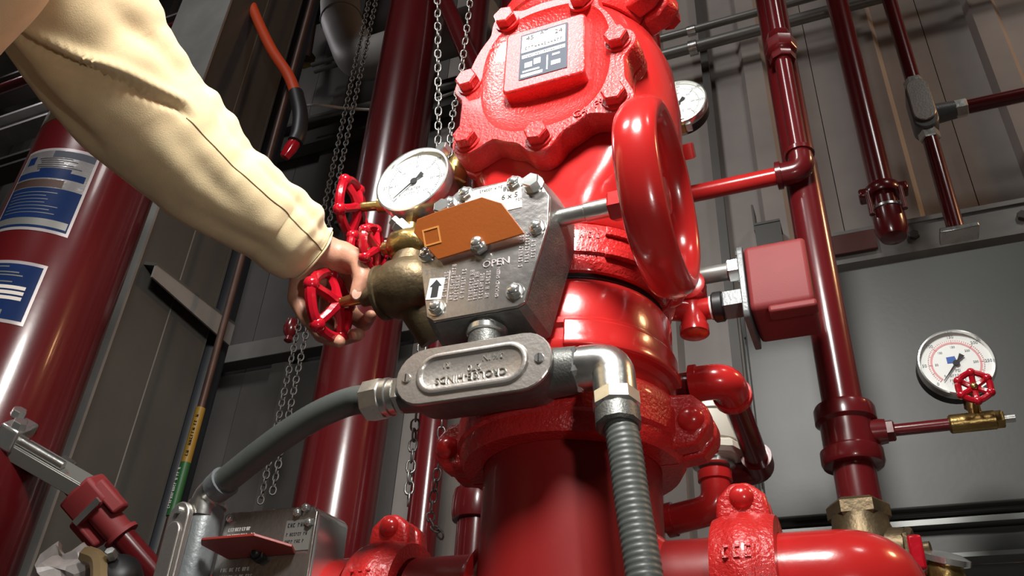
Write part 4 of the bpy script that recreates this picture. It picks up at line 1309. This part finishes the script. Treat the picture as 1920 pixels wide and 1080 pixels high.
MB().lathe([(0.0155, 0.0), (0.0185, 0.002), (0.0185, 0.007), (0.0155, 0.009)], 28, m=frame((-0.034, -0.136, 0.118), (0, 0, 1))).build('lock_ring', M['chrome'], cb_)
MB().cyl((0.022, -0.126, 0.0775), (0.050, -0.126, 0.0775), 0.0215, 0.0200, n=28).build('right_hub', M['cast'], cb_)
MB().cyl((-0.098, -0.126, 0.0775), (-0.118, -0.126, 0.0775), 0.0185, 0.0170, n=28).build('left_hub', M['cast'], cb_)

# left flexible conduit: from the conduit body round to the lower fitting
fx = thing('flexible_conduit', 'grey flexible conduit arching left from the conduit body', 'conduit', (-0.3571, -0.0800, 0.0340))
MB().hexa((-0.116, -0.126, 0.0775), (-0.1245, -0.126, 0.0775), 0.0185).build('lock_ring', M['zinc'], fx)
MB().lathe([(0.0165, 0.0), (0.0165, 0.006), (0.0180, 0.007), (0.0180, 0.013), (0.0160, 0.0135)], 24, m=frame((-0.1240, -0.126, 0.0775), (-1, 0, 0))).build('ferrule', M['zinc'], fx)
MB().hexa((-0.1355, -0.126, 0.0775), (-0.158, -0.125, 0.0765), 0.0195, n=8).build('connector', M['zinc'], fx)
pth = spline([(-0.150, -0.1255, 0.077), (-0.1798, -0.1180, 0.0837), (-0.2202, -0.1100, 0.0793), (-0.2605, -0.1020, 0.0676), (-0.2980, -0.0940, 0.0526), (-0.3301, -0.0860, 0.0388), (-0.3469, -0.0810, 0.0321)], 14)
rr = [0.0136 + (0.00012 if i % 2 else 0) for i in range(len(pth))]
MB().tube(pth, rr, 20).build('hose', M['flex'], fx, sharp=60)
e0 = pth[-1]
ed = (pth[-1] - pth[-4]).normalized()
MB().cyl(e0 - ed * 0.004, e0 + ed * 0.012, 0.0165, 0.0155, n=20).build('end_ferrule', M['greybody'], fx)
MB().tube(fillet([e0 + ed * 0.008, e0 + ed * 0.026, e0 + ed * 0.026 + V((0, 0, -0.022))], 0.014, 5), 0.0145, 18).build('elbow', M['zinc'], fx)

# right flexible conduit
f2_ = thing('flexible_conduit', 'grey ribbed flexible conduit dropping down in front of the riser', 'conduit', (0.1074, -0.1450, -0.1046))
MB().hexa((0.047, -0.126, 0.0775), (0.055, -0.126, 0.0775), 0.0215).build('lock_ring', M['chrome'], f2_)
ep = fillet([(0.053, -0.126, 0.0775), (0.0800, -0.128, 0.0755), (0.0840, -0.134, 0.040)], 0.030, 10)
MB().tube(ep, [0.0195 - 0.002 * i / len(ep) for i in range(len(ep))], 24).build('elbow', M['zinc'], f2_)
ax_ = (ep[-1] - ep[-2]).normalized()
MB().hexa(ep[-1] - ax_ * 0.006, ep[-1] + ax_ * 0.010, 0.0195, n=8).build('nut', M['chrome'], f2_)
MB().hexa(ep[-1] + ax_ * 0.009, ep[-1] + ax_ * 0.027, 0.0185, n=10).build('compression_nut', M['cast'], f2_)
pth = spline([ep[-1] + ax_ * 0.020, (0.0911, -0.1390, 0.0013), (0.0967, -0.1420, -0.0423), (0.1014, -0.1440, -0.0745), (0.1055, -0.1460, -0.1047), (0.1118, -0.1500, -0.1628)], 40)
pth = resample(pth, 0.0012)
rr = [0.0132 + 0.00035 * math.sin(i * PI * 0.5) for i in range(len(pth))]
MB().tube(pth, rr, 22).build('hose', M['flex'], f2_, sharp=60)

# ------------------------------------------------------------------ second gear box, lower left
b2 = thing('lower_valve', 'second gear box with dark red flag at lower left', 'valve', (-0.295, -0.02, -0.13))
O2 = [(-0.352, 0.004), (-0.345, 0.0085), (-0.247, 0.0075), (-0.240, 0.001), (-0.238, -0.085), (-0.262, -0.135), (-0.335, -0.135), (-0.352, -0.10)][::-1]
g2_ = MB(front(0, -0.057, 0)).prism(O2, 0, -0.052, s1=1.03, c=(-0.295, -0.06)).build('gear_housing', M['chrome'], b2, bevel=0.003)
c2_ = MB(front(0, -0.057, 0)).prism(O2, 0, 0.003).build('cover_plate', M['plate'], g2_, bevel=0.001)
for sx, sz in ((-0.345, 0.002), (-0.262, 0.001), (-0.246, -0.010), (-0.253, 0.005), (-0.246, -0.09), (-0.345, -0.09)):
    s_ = MB()
    s_.hexa((sx, -0.0602, sz), (sx, -0.0645, sz), 0.0045)
    s_.dome((sx, -0.0643, sz), (0, -1, 0), 0.0034, 0.0016, n=12, k=3)
    s_.build('screw', M['chrome'], g2_)
st2 = MB(front(0, -0.0602, 0)).prism([(-0.274, -0.036), (-0.243, -0.036), (-0.243, -0.006), (-0.274, -0.006)], 0, 0.0004).build('sticker', M['emt'], g2_)
mb = MB()
scribble(mb, front(-0.271, -0.0608, -0.011), 0.024, 0.004, 61)
scribble(mb, front(-0.271, -0.0608, -0.020), 0.024, 0.003, 62)
scribble(mb, front(-0.271, -0.0608, -0.027), 0.022, 0.003, 63)
fine(mb.build('print', M['ink'], st2))
mb = MB()
for k, (zz, ln, sd) in enumerate(((-0.010, 0.030, 64), (-0.0165, 0.034, 65), (-0.050, 0.036, 66), (-0.057, 0.040, 67), (-0.064, 0.040, 68))):
    scribble(mb, front(-0.344, -0.0603, zz), ln, 0.0036, sd)
fine(mb.build('etched_print', M['white'], c2_))
h2 = V((-0.297, -0.062, -0.036))
fm2 = Matrix.Translation(h2) @ Matrix.Rotation(math.radians(76), 4, 'X') @ FRONT
MB(fm2).prism([(-0.040, -0.002), (0.040, -0.002), (0.044, 0.010), (0.016, 0.034), (-0.046, 0.034), (-0.052, 0.026)], 0, 0.003).build('flag', M['redflag'], b2, bevel=0.0006)
kb = MB()
kb.hexa(h2 + V((0, 0.002, -0.002)), h2 + V((0, -0.006, -0.002)), 0.0085)
kb.dome(h2 + V((0, -0.006, -0.002)), (0, -1, 0), 0.005, 0.005, n=14)
kb.build('knob', M['black'], b2)
MB().cyl((-0.295, -0.01, BZ), (-0.295, 0.03, BZ), 0.05, n=32).build('valve_neck', M['red'], b2)
MB().cyl((-0.215, 0, BZ), (-0.375, 0, BZ), 0.048, n=36).build('valve_body', M['red'], b2)
# small vertical conduit body beside it
v2 = thing('conduit_body', 'upright grey conduit body with silver cover at lower left corner', 'conduit body', (-0.385, -0.08, -0.1))
mb = MB(Matrix.Translation((-0.372, -0.068, -0.05)))
mb.lathe([(0.016, -0.10), (0.0185, -0.09), (0.0185, 0.058), (0.016, 0.064)], 28)
mb.build('body', M['greybody'], v2)
MB(Matrix.Translation((-0.372, -0.068, -0.05))).lathe([(0.016, 0.062), (0.0195, 0.063), (0.0195, 0.067), (0.0140, 0.069), (0.0140, 0.078)], 28).build('top_ring', M['zinc'], v2)
fmc = frame((-0.384, -0.088, -0.050), (-0.22, -0.97, -0.05), (0.06, 0, 1))
cv2 = MB(fmc).prism(stadium(0, 0, 0.062, 0.0165, 10), -0.004, 0.003).build('cover', M['aluminium'], v2, bevel=0.0015)
MB(fmc).prism(stadium(-0.004, 0, 0.046, 0.0115, 10), 0.003, 0.0055).build('raised_panel', M['aluminium'], cv2, bevel=0.0015)
MB(fmc).cyl((0.053, 0, 0.002), (0.053, 0, 0.006), 0.0038, n=14).build('screw', M['chrome'], cv2)

# ------------------------------------------------------------------ right gauge
G2 = V((0.378, 0.288, 0.243))
g2, gm2 = gauge('pressure_gauge', 'white round gauge with pink scale and blue emblem in front of enclosure', G2, (0.10, -1, -0.06), 0.0425, 0.030, M['black'],
                ['0', '50', '100', '150', '200', '250', '300'], 225, 231, 'PSI', pink=True)
MB().hexa((0.385, 0.306, 0.202), (0.384, 0.306, 0.190), 0.0085).build('socket', M['brass'], g2)
gw = small_wheel(gbr, V((0.386, 0.262, 0.197)), (0.05, -1, -0.08), 0.0165, 0.0036, 6, 6, depth=0.003)
MB().dome((0.386, 0.257, 0.197), (0.05, -1, -0.08), 0.0040, 0.0022, n=14, k=3).build('centre_nut', M['brass'], gw)
MB().cyl((0.386, 0.262, 0.197), (0.386, 0.296, 0.180), 0.0035).build('stem', M['brass'], gbr)

# gauge behind the check valve
G3 = V((0.094, 0.185, 0.672))
g3, gm3 = gauge('pressure_gauge', 'white gauge half hidden behind the check valve right side', G3, (0.05, -1, 0.0), 0.043, 0.028, M['black'],
                ['0', '50', '100', '150', '200', '250', '300'], 225, 225)
MB().cyl((0.080, 0.2, 0.640), (0.080, 0.2, 0.61), 0.010).build('socket', M['brass'], g3)
MB().hexa((0.075, 0.195, 0.632), (0.102, 0.195, 0.632), 0.0125).build('side_nut', M['brass'], g3)
MB().hexa((0.100, 0.195, 0.632), (0.110, 0.195, 0.632), 0.009).build('bleed_plug', M['chrome'], g3)
pg = thing('pipe_plug', 'red square-headed pipe plug right of the check valve', 'plug', (0.09, 0.2, 0.59))
MB().cyl((0.03, 0.205, 0.592), (0.086, 0.205, 0.592), 0.017, n=20).build('bushing', M['red'], pg)
MB().hexa((0.084, 0.205, 0.592), (0.108, 0.205, 0.592), 0.016, n=4).build('square_head', M['red'], pg)
MB().hexa((0.076, 0.205, 0.592), (0.086, 0.205, 0.592), 0.019).build('collar', M['red'], pg)

# ------------------------------------------------------------------ thin red branch pipe: valve -> elbow -> up the drain riser
br = thing('bypass_pipe', 'thin red pipe from behind the handwheel to elbow then up the drain', 'pipe', (0.25, 0.262, 0.59))
BYY = 0.262
pa, pb_ = V((0.0511, 0.2620, 0.5471)), V((0.2313, 0.2620, 0.5508))
pe = V((0.2477, 0.2620, 0.5590))
MB().tube([(0.03, 0.09, pe.z)] + fillet([(0.03, 0.10, pe.z), (0.03, BYY, pe.z), (pe.x - 0.018, BYY, pe.z)], 0.03, 8), 0.0130, 20).build('run', M['red'], br)
MB().cyl((pe.x, BYY, pe.z + 0.015), (pe.x, BYY, 4.19), 0.0130, n=20).build('upright', M['redpipe'], br)
MB().tube(fillet([(pe.x - 0.034, BYY, pe.z), (pe.x, BYY, pe.z), (pe.x, BYY, pe.z + 0.034)], 0.022, 8), 0.0175, 20).build('elbow', M['redpipe'], br)
MB().lathe([(0.016, 0), (0.0205, 0.001), (0.0205, 0.008), (0.016, 0.009)], 24, m=frame((pe.x - 0.028, BYY, pe.z), (-1, 0, 0))).build('elbow_bead', M['redpipe'], br)
MB().lathe([(0.016, 0), (0.0205, 0.001), (0.0205, 0.008), (0.016, 0.009)], 24, m=frame((pe.x, BYY, pe.z + 0.028), (0, 0, 1))).build('elbow_bead', M['redpipe'], br)
uz = 0.8120
MB(Matrix.Translation((pe.x, BYY, 0))).lathe([(0.013, uz - 0.030), (0.019, uz - 0.030), (0.0205, uz - 0.022), (0.019, uz - 0.016), (0.023, uz - 0.013), (0.025, uz - 0.008), (0.025, uz + 0.010), (0.021, uz + 0.014), (0.019, uz + 0.03), (0.013, uz + 0.03)], 8).build('union', M['redpipe'], br)

# ------------------------------------------------------------------ pressure switch
ps = thing('pressure_switch', 'red pressure switch box with grey base plate right of the riser', 'switch', (0.19, 0.16, 0.25))
x0, x1, y0, y1, z0, z1 = 0.166, 0.238, 0.122, 0.205, 0.258, 0.350
cvx = MB(frame((x0, 0, 0), (1, 0, 0), (0, 1, 0))).prism([(p, q) for p, q in roundrect((y0 + y1) / 2, (z0 + z1) / 2, y1 - y0, z1 - z0, 0.010)], 0.002, x1 - x0).build('cover', M['redbox'], ps, bevel=0.005, bseg=3)
MB().box(((x0 + x1) / 2 + 0.012, y0 + 0.004, z0 - 0.004), (0.052, 0.02, 0.010)).build('cover_lip', M['redbox'], cvx, bevel=0.003)
MB(frame((x0, 0, 0), (1, 0, 0), (0, 1, 0))).prism(roundrect((y0 + y1) / 2, (z0 + z1) / 2 - 0.003, y1 - y0 + 0.004, z1 - z0 + 0.010, 0.010), -0.006, 0.001).build('base_plate', M['greybody'], ps, bevel=0.001)
hz, hy = 0.289, 0.152
MB().hexa((0.135, hy, hz), (0.162, hy, hz), 0.0190).build('hex_hub', M['greybody'], ps)
MB().hexa((0.122, hy, hz), (0.136, hy, hz), 0.0185, n=12).build('sealing_ring', M['black'], ps)
MB().cyl((0.1195, hy, hz), (0.1235, hy, hz), 0.0145).build('tape', M['white'], ps)
cz = 0.332
MB().hexa((0.145, 0.145, cz), (0.160, 0.145, cz), 0.0150).build('conduit_nut', M['zinc'], ps)
MB().hexa((0.158, 0.145, cz), (0.1615, 0.145, cz), 0.0135).build('lock_nut', M['chrome'], ps)
tr = thing('trim_fitting', 'red threaded fittings joining the pressure switch to the valve', 'fitting', (0.10, 0.15, 0.25))
MB().cyl((0.100, hy, hz), (0.121, hy, hz), 0.0135, n=20).build('nipple', M['red'], tr)
MB().lathe([(0.014, -0.034), (0.0175, -0.032), (0.0175, -0.022), (0.0155, -0.018), (0.0155, 0.016), (0.0185, 0.020), (0.0185, 0.032), (0.0145, 0.034)], 24, m=Matrix.Translation((0.098, hy, hz))).build('tee', M['red'], tr)
MB().cyl((0.06, hy - 0.02, hz), (0.096, hy, hz), 0.014, n=20).build('nipple', M['red'], tr)
MB().lathe([(0.0145, 0.0), (0.020, 0.002), (0.020, 0.014), (0.0145, 0.016)], 24, m=frame((0.098, hy - 0.02, hz + 0.028), (0.0, 1, 0))).build('side_ring', M['red'], tr)
gcn = thing('grey_conduit', 'short grey conduit entering the pressure switch from the left', 'conduit', (0.06, 0.145, cz))
MB().tube(fillet([(0.147, 0.145, cz), (-0.06, 0.145, cz), (-0.06, 0.16, -0.98)], 0.04, 8), 0.0105, 18).build('tube', M['emt'], gcn)

# ------------------------------------------------------------------ loop pipe and ivory cup
lp = thing('loop_pipe', 'glossy red pipe looping out from the valve to the ivory cup', 'pipe', (0.14, 0.1, 0.12))
LZ = 0.134
LY = 0.040
pth = fillet([(0.080, LY, LZ), (0.146, LY, LZ), (0.146, 0.238, LZ - 0.018), (0.085, 0.240, LZ - 0.020)], 0.020, 8)
MB().tube(pth, 0.0132, 20).build('tube', M['redpipe'], lp)
MB().tube(fillet([(0.113, LY, LZ), (0.146, LY, LZ), (0.146, 0.072, LZ - 0.003)], 0.024, 10), 0.0178, 22).build('elbow', M['red'], lp)
MB().lathe([(0.0160, 0), (0.0198, 0.001), (0.0198, 0.008), (0.0160, 0.009)], 24, m=frame((0.146, 0.066, LZ - 0.0025), (0, 1, -0.08))).build('elbow_bead', M['red'], lp)
MB().lathe([(0.0160, 0), (0.0198, 0.001), (0.0198, 0.008), (0.0160, 0.009)], 24, m=frame((0.110, LY, LZ), (1, 0, 0))).build('elbow_bead', M['red'], lp)
MB().tube(fillet([(0.146, 0.205, LZ - 0.015), (0.146, 0.238, LZ - 0.018), (0.113, 0.239, LZ - 0.018)], 0.022, 10), 0.0172, 22).build('elbow', M['redpipe'], lp)
MB().hexa((0.108, 0.239, LZ - 0.018), (0.116, 0.239, LZ - 0.018), 0.018).build('bushing', M['redpipe'], lp)
cup = thing('alarm_drip_cup', 'ivory plastic cup with orange cap behind the red loop pipe', 'cup', (0.098, 0.215, 0.12))
UX, UY = 0.098, 0.208
MB(Matrix.Translation((UX, UY, 0))).lathe([(0.030, 0.134), (0.035, 0.137), (0.0375, 0.150), (0.0385, 0.168), (0.041, 0.170), (0.041, 0.191), (0.037, 0.192)], 32).build('cup', M['whitecup'], cup)
MB(Matrix.Translation((UX, UY, 0))).lathe([(0.041, 0.186), (0.0430, 0.189), (0.0430, 0.210), (0.040, 0.220), (0.030, 0.227), (0.008, 0.230)], 32).build('cap', M['orangecap'], cup)
MB().hexa((UX, UY, 0.120), (UX, UY, 0.136), 0.0385, n=8).build('hex_base', M['whitecup'], cup)
MB(Matrix.Translation((UX, UY, 0))).lathe([(0.018, 0.110), (0.024, 0.112), (0.024, 0.120), (0.018, 0.122)], 28).build('thread_ring', M['chrome'], cup)
de = thing('drip_elbow', 'red elbow pipe under the ivory cup turning left', 'elbow', (0.09, 0.21, 0.06))
MB().tube(fillet([(UX, UY, 0.108), (UX, UY, 0.064), (UX - 0.052, UY + 0.008, 0.058)], 0.026, 10), 0.0172, 22).build('elbow', M['red'], de)
MB().lathe([(0.016, 0), (0.0195, 0.001), (0.0195, 0.012), (0.016, 0.013)], 24, m=frame((UX, UY, 0.094), (0, 0, 1))).build('bead', M['red'], de)
MB().lathe([(0.016, 0), (0.0195, 0.001), (0.0195, 0.010), (0.016, 0.011)], 24, m=frame((UX - 0.050, UY + 0.008, 0.0585), (-1, 0.1, -0.1))).build('bead', M['red'], de)
MB().cyl((UX - 0.055, UY + 0.008, 0.058), (0.02, UY + 0.01, 0.055), 0.0132, n=20).build('nipple', M['redpipe'], de)

# brass hose valve at the bottom right corner
hv_ = thing('brass_valve', 'brass valve with chrome knob at the bottom right edge', 'valve', (0.3144, 0.2955, -0.0046))
q = V((0.3162, 0.2902, 0.0039))
MB().lathe([(0.012, -0.03), (0.017, -0.02), (0.020, 0.0), (0.017, 0.008)], 24, m=frame(q, (0.3, -0.2, 1))).build('body', M['brass'], hv_)
MB().lathe([(0.018, 0), (0.024, 0.002), (0.024, 0.008), (0.014, 0.012), (0.004, 0.013)], 14, m=frame(q + V((0.002, -0.001, 0.007)), (0.3, -0.35, 1))).build('knob', M['chrome'], hv_)
MB().cyl(q + V((-0.03, 0, -0.004)), q + V((-0.1, 0.02, -0.02)), 0.014, n=20).build('inlet', M['redpipe'], hv_)

# ================================================================== the person reaching in
pn = thing('person', 'person in tan sleeve reaching in from the left to turn a valve wheel', 'person', (-0.75, -0.75, -1.0))


def capsule(mb, p, q, r0, r1, n=14, k=5):
    p, q = V(p), V(q)
    d_ = (q - p)
    L_ = d_.length
    pr = [(max(0.0004, r0 * math.sin(PI / 2 * i / k)), -r0 * math.cos(PI / 2 * i / k)) for i in range(k + 1)]
    pr += [(max(0.0004, r1 * math.cos(PI / 2 * i / k)), L_ + r1 * math.sin(PI / 2 * i / k)) for i in range(k + 1)]
    mb.lathe(pr, n, m=frame(p, d_))


def limb(mb, pts, rs):
    for i in range(len(pts) - 1):
        capsule(mb, pts[i], pts[i + 1], rs[i], rs[i + 1])


def remesh(o, size, smooth=6, fac=0.5):
    md = o.modifiers.new('join', 'REMESH')
    md.mode = 'VOXEL'
    md.voxel_size = size
    md.use_smooth_shade = True
    ms = o.modifiers.new('soften', 'SMOOTH')
    ms.factor = fac
    ms.iterations = smooth
    dg = bpy.context.evaluated_depsgraph_get()
    me = bpy.data.meshes.new_from_object(o.evaluated_get(dg))
    o.modifiers.clear()
    old = o.data
    m_ = old.materials[0]
    o.data = me
    if not me.materials:
        me.materials.append(m_)
    for p in me.polygons:
        p.use_smooth = True
    bpy.data.meshes.remove(old)
    return o


SHO = V((-0.500, -0.620, 0.420))
WRI = V((-0.2639, -0.1247, 0.2784))
# hand and forearm (skin)
h = MB()
wr2 = V((-0.2831, -0.1567, 0.2999))
limb(h, [SHO, V((-0.3635, -0.3942, 0.3784)), V((-0.3251, -0.2507, 0.3126)), wr2, WRI], [0.05, 0.046, 0.038, 0.030, 0.0245])
limb(h, [SHO, (-0.70, -0.80, 0.40), (-0.70, -0.80, 0.46)], [0.05, 0.06, 0.058])
kn = [V((-0.2766, -0.1176, 0.2531)), V((-0.2742, -0.0970, 0.2587)), V((-0.2680, -0.0767, 0.2674)), V((-0.2549, -0.0698, 0.2734))]
for k_ in kn:
    capsule(h, WRI, k_, 0.0205, 0.0125)
for a, b in zip(kn[:-1], kn[1:]):
    capsule(h, a, b, 0.0122, 0.0122)
ctr = (WRI + kn[1] + kn[2]) / 3
h.ball(ctr, 0.024, 14, 10)
capsule(h, V((-0.2570, -0.1162, 0.2783)), V((-0.2332, -0.0955, 0.2738)), 0.021, 0.0165)  # thenar
fingers = [
    [kn[0], V((-0.2845, -0.1079, 0.2272)), V((-0.2707, -0.0999, 0.2027)), V((-0.2506, -0.0949, 0.1885))],
    [kn[1], V((-0.2940, -0.0705, 0.2275)), V((-0.2727, -0.0653, 0.2009)), V((-0.2428, -0.0713, 0.1844))],
    [kn[2], V((-0.2904, -0.0382, 0.2397)), V((-0.2628, -0.0377, 0.2109)), V((-0.2286, -0.0588, 0.1980))],
    [kn[3], V((-0.2654, -0.0329, 0.2483)), V((-0.2389, -0.0370, 0.2252)), V((-0.2153, -0.0607, 0.2183))],
]
fr_ = [[0.0105, 0.0090, 0.0080, 0.0066], [0.0115, 0.0098, 0.0088, 0.0074], [0.0118, 0.0100, 0.0090, 0.0076], [0.0115, 0.0098, 0.0086, 0.0072]]
for f_, r_ in zip(fingers, fr_):
    limb(h, f_, r_)
th = [V((-0.2387, -0.1013, 0.2784)), V((-0.2103, -0.1023, 0.2612)), V((-0.2051, -0.1015, 0.2397)), V((-0.2102, -0.0999, 0.2213))]
limb(h, th, [0.0165, 0.0125, 0.0100, 0.0078])
# head and neck (out of frame)
capsule(h, (-0.70, -0.80, 0.46), (-0.68, -0.77, 0.56), 0.058, 0.056)
h.ball((-0.665, -0.745, 0.665), 0.095, 24, 16, (0.86, 1.0, 1.2))
capsule(h, (-0.655, -0.655, 0.66), (-0.650, -0.640, 0.645), 0.012, 0.015)
for s in (-1, 1):
    h.ball((-0.665 + s * 0.082, -0.755, 0.66), 0.026, 12, 8, (0.45, 0.8, 1.25))
capsule(h, (-0.685, -0.655, 0.61), (-0.640, -0.652, 0.61), 0.010, 0.010)
body = h.build('body', M['skin'], pn)
remesh(body, 0.0028, 5, 0.5)
plain(body, 'bare hand gripping the red handwheel')
for f_, sz in ((fingers[3], 0.0056), (fingers[2], 0.0058), (th, 0.0062)):
    tip, prv = f_[-1], f_[-2]
    d_ = (tip - prv).normalized()
    out = (V((0.26, -0.73, -0.26)) - tip).normalized()
    out = (out - d_ * out.dot(d_)).normalized()
    mb = MB(frame(tip + out * 0.0062 + d_ * 0.001, out, d_))
    mb.lathe([(sz, -0.001), (sz * 0.9, 0.0004), (sz * 0.5, 0.0010), (0.0003, 0.0012)], 14, m=Matrix.Diagonal((1.15, 0.85, 1, 1)))
    mb.build('fingernail', M['nail'], body)
for s in (-1, 1):
    mb = MB().ball((-0.665 + s * 0.033, -0.657, 0.685), 0.011, 12, 8)
    mb.build('eye', M['white'], body)
hr = MB().ball((-0.668, -0.765, 0.70), 0.098, 24, 14, (0.92, 1.0, 1.05))
remesh(hr.build('hair', M['hair'], pn), 0.008, 3)

# sleeve: dense tube with folds
cen = [V((-0.2655, -0.1166, 0.2735)), V((-0.2685, -0.1233, 0.2754)), V((-0.2766, -0.1395, 0.2799)), V((-0.2876, -0.1645, 0.2895)), V((-0.2974, -0.1910, 0.2927)), V((-0.3125, -0.2213, 0.3016)), V((-0.3262, -0.2508, 0.3121)),
       V((-0.3409, -0.2877, 0.3266)), V((-0.3528, -0.3243, 0.3426)), V((-0.3607, -0.3613, 0.3617)), V((-0.3635, -0.3942, 0.3784)), V((-0.3695, -0.4386, 0.3999)), V((-0.3841, -0.4814, 0.4228)), V((-0.4132, -0.5293, 0.4435)), SHO]
rad = [0.0350, 0.0365, 0.0450, 0.0460, 0.0490, 0.0535, 0.0580, 0.0625, 0.0670, 0.0710, 0.0720, 0.0740, 0.0760, 0.080, 0.085]
pts = spline(cen, 16)
NP = len(pts)
rs = []
for i in range(NP):
    s = i / (NP - 1) * (len(cen) - 1)
    k = min(int(s), len(cen) - 2)
    rs.append(rad[k] + (rad[k + 1] - rad[k]) * (s - k))
NK = 96
CAM = V((0.2592, -0.7289, -0.2589))
vs, fs = [], []
for i in range(NP):
    a = pts[max(0, i - 1)]
    b = pts[min(NP - 1, i + 1)]
    tn = (b - a).normalized()
    view = (CAM - pts[i]).normalized()
    u = (view - tn * view.dot(tn)).normalized()      # local direction facing the light side
    w_ = tn.cross(u)
    sx = i / (NP - 1)
    for k in range(NK):
        an = 2 * PI * k / NK                         # 0 = nearest, + turns towards w_
        r = rs[i]
        d_ = 0.0
        # long drag fold running along the arm from the elbow crook
        def fold(s0, a0, s1, a1, wid, dep):
            if not (min(s0, s1) - 0.03 <= sx <= max(s0, s1) + 0.03):
                return 0.0
            t_ = max(0, min(1, (sx - s0) / (s1 - s0)))
            ac = a0 + (a1 - a0) * t_
            da = (an - ac + PI) % (2 * PI) - PI
            env = math.sin(PI * max(0.0, min(1.0, (sx - min(s0, s1) + 0.03) / (abs(s1 - s0) + 0.06)))) ** 0.7
            return -dep * env * math.exp(-(da / wid) ** 2) + dep * 0.55 * env * math.exp(-((da - wid * 2.1) / (wid * 1.6)) ** 2)
        d_ += fold(0.515, 0.48, 0.76, -0.85, 0.065, 0.0125)
        d_ += fold(0.56, -0.95, 0.76, -1.25, 0.20, 0.0085)
        d_ += fold(0.55, 0.95, 0.72, 0.45, 0.18, 0.0050)
        d_ += fold(0.30, -0.15, 0.50, 0.10, 0.20, 0.0030)
        d_ += fold(0.12, -0.55, 0.40, -0.80, 0.22, 0.0045)
        d_ += fold(0.10, 0.75, 0.34, 0.95, 0.16, 0.0045)
        d_ += fold(0.40, 1.0, 0.52, 1.35, 0.16, 0.0060)
        # soft crosswise rumples, stronger on the outer edge
        nv = V((sx * 26, math.cos(an) * 1.3, math.sin(an) * 1.3))
        d_ += 0.0050 * noise.noise(nv) * (0.18 + 0.82 * max(0, math.sin(an)))
        d_ += 0.0032 * noise.noise(V((sx * 9, math.cos(an) * 1.1 + 5, math.sin(an) * 1.1)))
        # cuff hem
        if i < 6:
            r *= 1.0
        elif i < 8:
            d_ -= 0.0030
        vs.append(pts[i] + (u * math.cos(an) + w_ * math.sin(an)) * (r + d_))
for i in range(NP - 1):
    for k in range(NK):
        k2 = (k + 1) % NK
        fs.append([i * NK + k, i * NK + k2, (i + 1) * NK + k2, (i + 1) * NK + k])
# turn the cuff inwards
base = len(vs)
for q, (sh, sc) in enumerate(((0.0005, 0.93), (0.006, 0.90), (0.02, 0.86))):
    tn = (pts[1] - pts[0]).normalized()
    for k in range(NK):
        v0 = vs[k]
        vs.append(pts[0] + (v0 - pts[0]) * sc + tn * sh)
for k in range(NK):
    k2 = (k + 1) % NK
    fs.append([k2, k, base + k, base + k2])
    for q in range(2):
        fs.append([base + q * NK + k2, base + q * NK + k, base + (q + 1) * NK + k, base + (q + 1) * NK + k2])
slv = MB().add(vs, fs).build('sleeve', M['cloth'], pn, sharp=80)
# seam lines: along the forearm and round the cuff
seam = []
for i in range(8, int(NP * 0.50)):
    t_ = (i - 8) / (NP * 0.50 - 8)
    kf = (0.30 + 0.16 * t_) / (2 * PI) * NK
    k = int(kf)
    seam.append(vs[i * NK + k].lerp(vs[i * NK + k + 1], kf - k))
MB().tube(seam, 0.0007, 6).build('seam', M['clothdark'], slv)
ring = [pts[7] + (vs[7 * NK + k] - pts[7]) * 1.004 for k in range(NK)]
MB().tube(ring, 0.0008, 6, closed=True).build('cuff_seam', M['clothdark'], slv)

# jacket body and trousers, mostly out of frame
j = MB()
limb(j, [SHO, (-0.62, -0.70, 0.40), (-0.78, -0.83, 0.40), (-0.90, -0.92, 0.40)], [0.082, 0.10, 0.10, 0.085])
limb(j, [(-0.70, -0.77, 0.38), (-0.70, -0.78, 0.05), (-0.70, -0.78, -0.13)], [0.15, 0.15, 0.16])
limb(j, [(-0.62, -0.70, 0.34), (-0.64, -0.72, -0.12)], [0.10, 0.10])
limb(j, [(-0.80, -0.85, 0.34), (-0.78, -0.84, -0.12)], [0.10, 0.10])
limb(j, [(-0.90, -0.92, 0.40), (-0.98, -0.96, 0.12), (-0.95, -0.86, -0.10)], [0.085, 0.065, 0.048])
limb(j, [V((-0.3695, -0.5048, 0.2358)), V((-0.3165, -0.5206, 0.2918)), V((-0.2835, -0.5312, 0.3642)), SHO], [0.050, 0.060, 0.060, 0.06])
remesh(j.build('jacket', M['cloth'], pn), 0.010, 6)
tq = MB()
for s in (-1, 1):
    o_ = V((0.085 * s, 0.065 * s, 0))
    limb(tq, [V((-0.70, -0.78, -0.14)) + o_ * 0.8, V((-0.69, -0.76, -0.52)) + o_, V((-0.69, -0.78, -0.93)) + o_], [0.105, 0.075, 0.060])
remesh(tq.build('trousers', M['denim'], pn), 0.012, 4)
for s in (-1, 1):
    o_ = V((0.085 * s, 0.065 * s, 0))
    sh_ = MB()
    limb(sh_, [V((-0.70, -0.80, -0.955)) + o_, V((-0.64, -0.66, -0.965)) + o_], [0.044, 0.034])
    sb_ = sh_.build('shoe', M['leather'], pn)
lh = MB()
limb(lh, [(-0.95, -0.87, -0.08), (-0.945, -0.85, -0.15)], [0.030, 0.026])
for q in range(4):
    limb(lh, [V((-0.97 + 0.017 * q, -0.85, -0.17)), V((-0.965 + 0.016 * q, -0.835, -0.21)), V((-0.958 + 0.014 * q, -0.845, -0.24))], [0.011, 0.009, 0.007])
limb(lh, [V((-0.93, -0.84, -0.14)), V((-0.915, -0.815, -0.165)), V((-0.915, -0.805, -0.19))], [0.013, 0.011, 0.008])
lh.ball((-0.945, -0.85, -0.15), 0.034, 14, 8, (0.9, 0.5, 1.1))
remesh(lh.build('free_hand', M['skin'], pn), 0.004, 3)
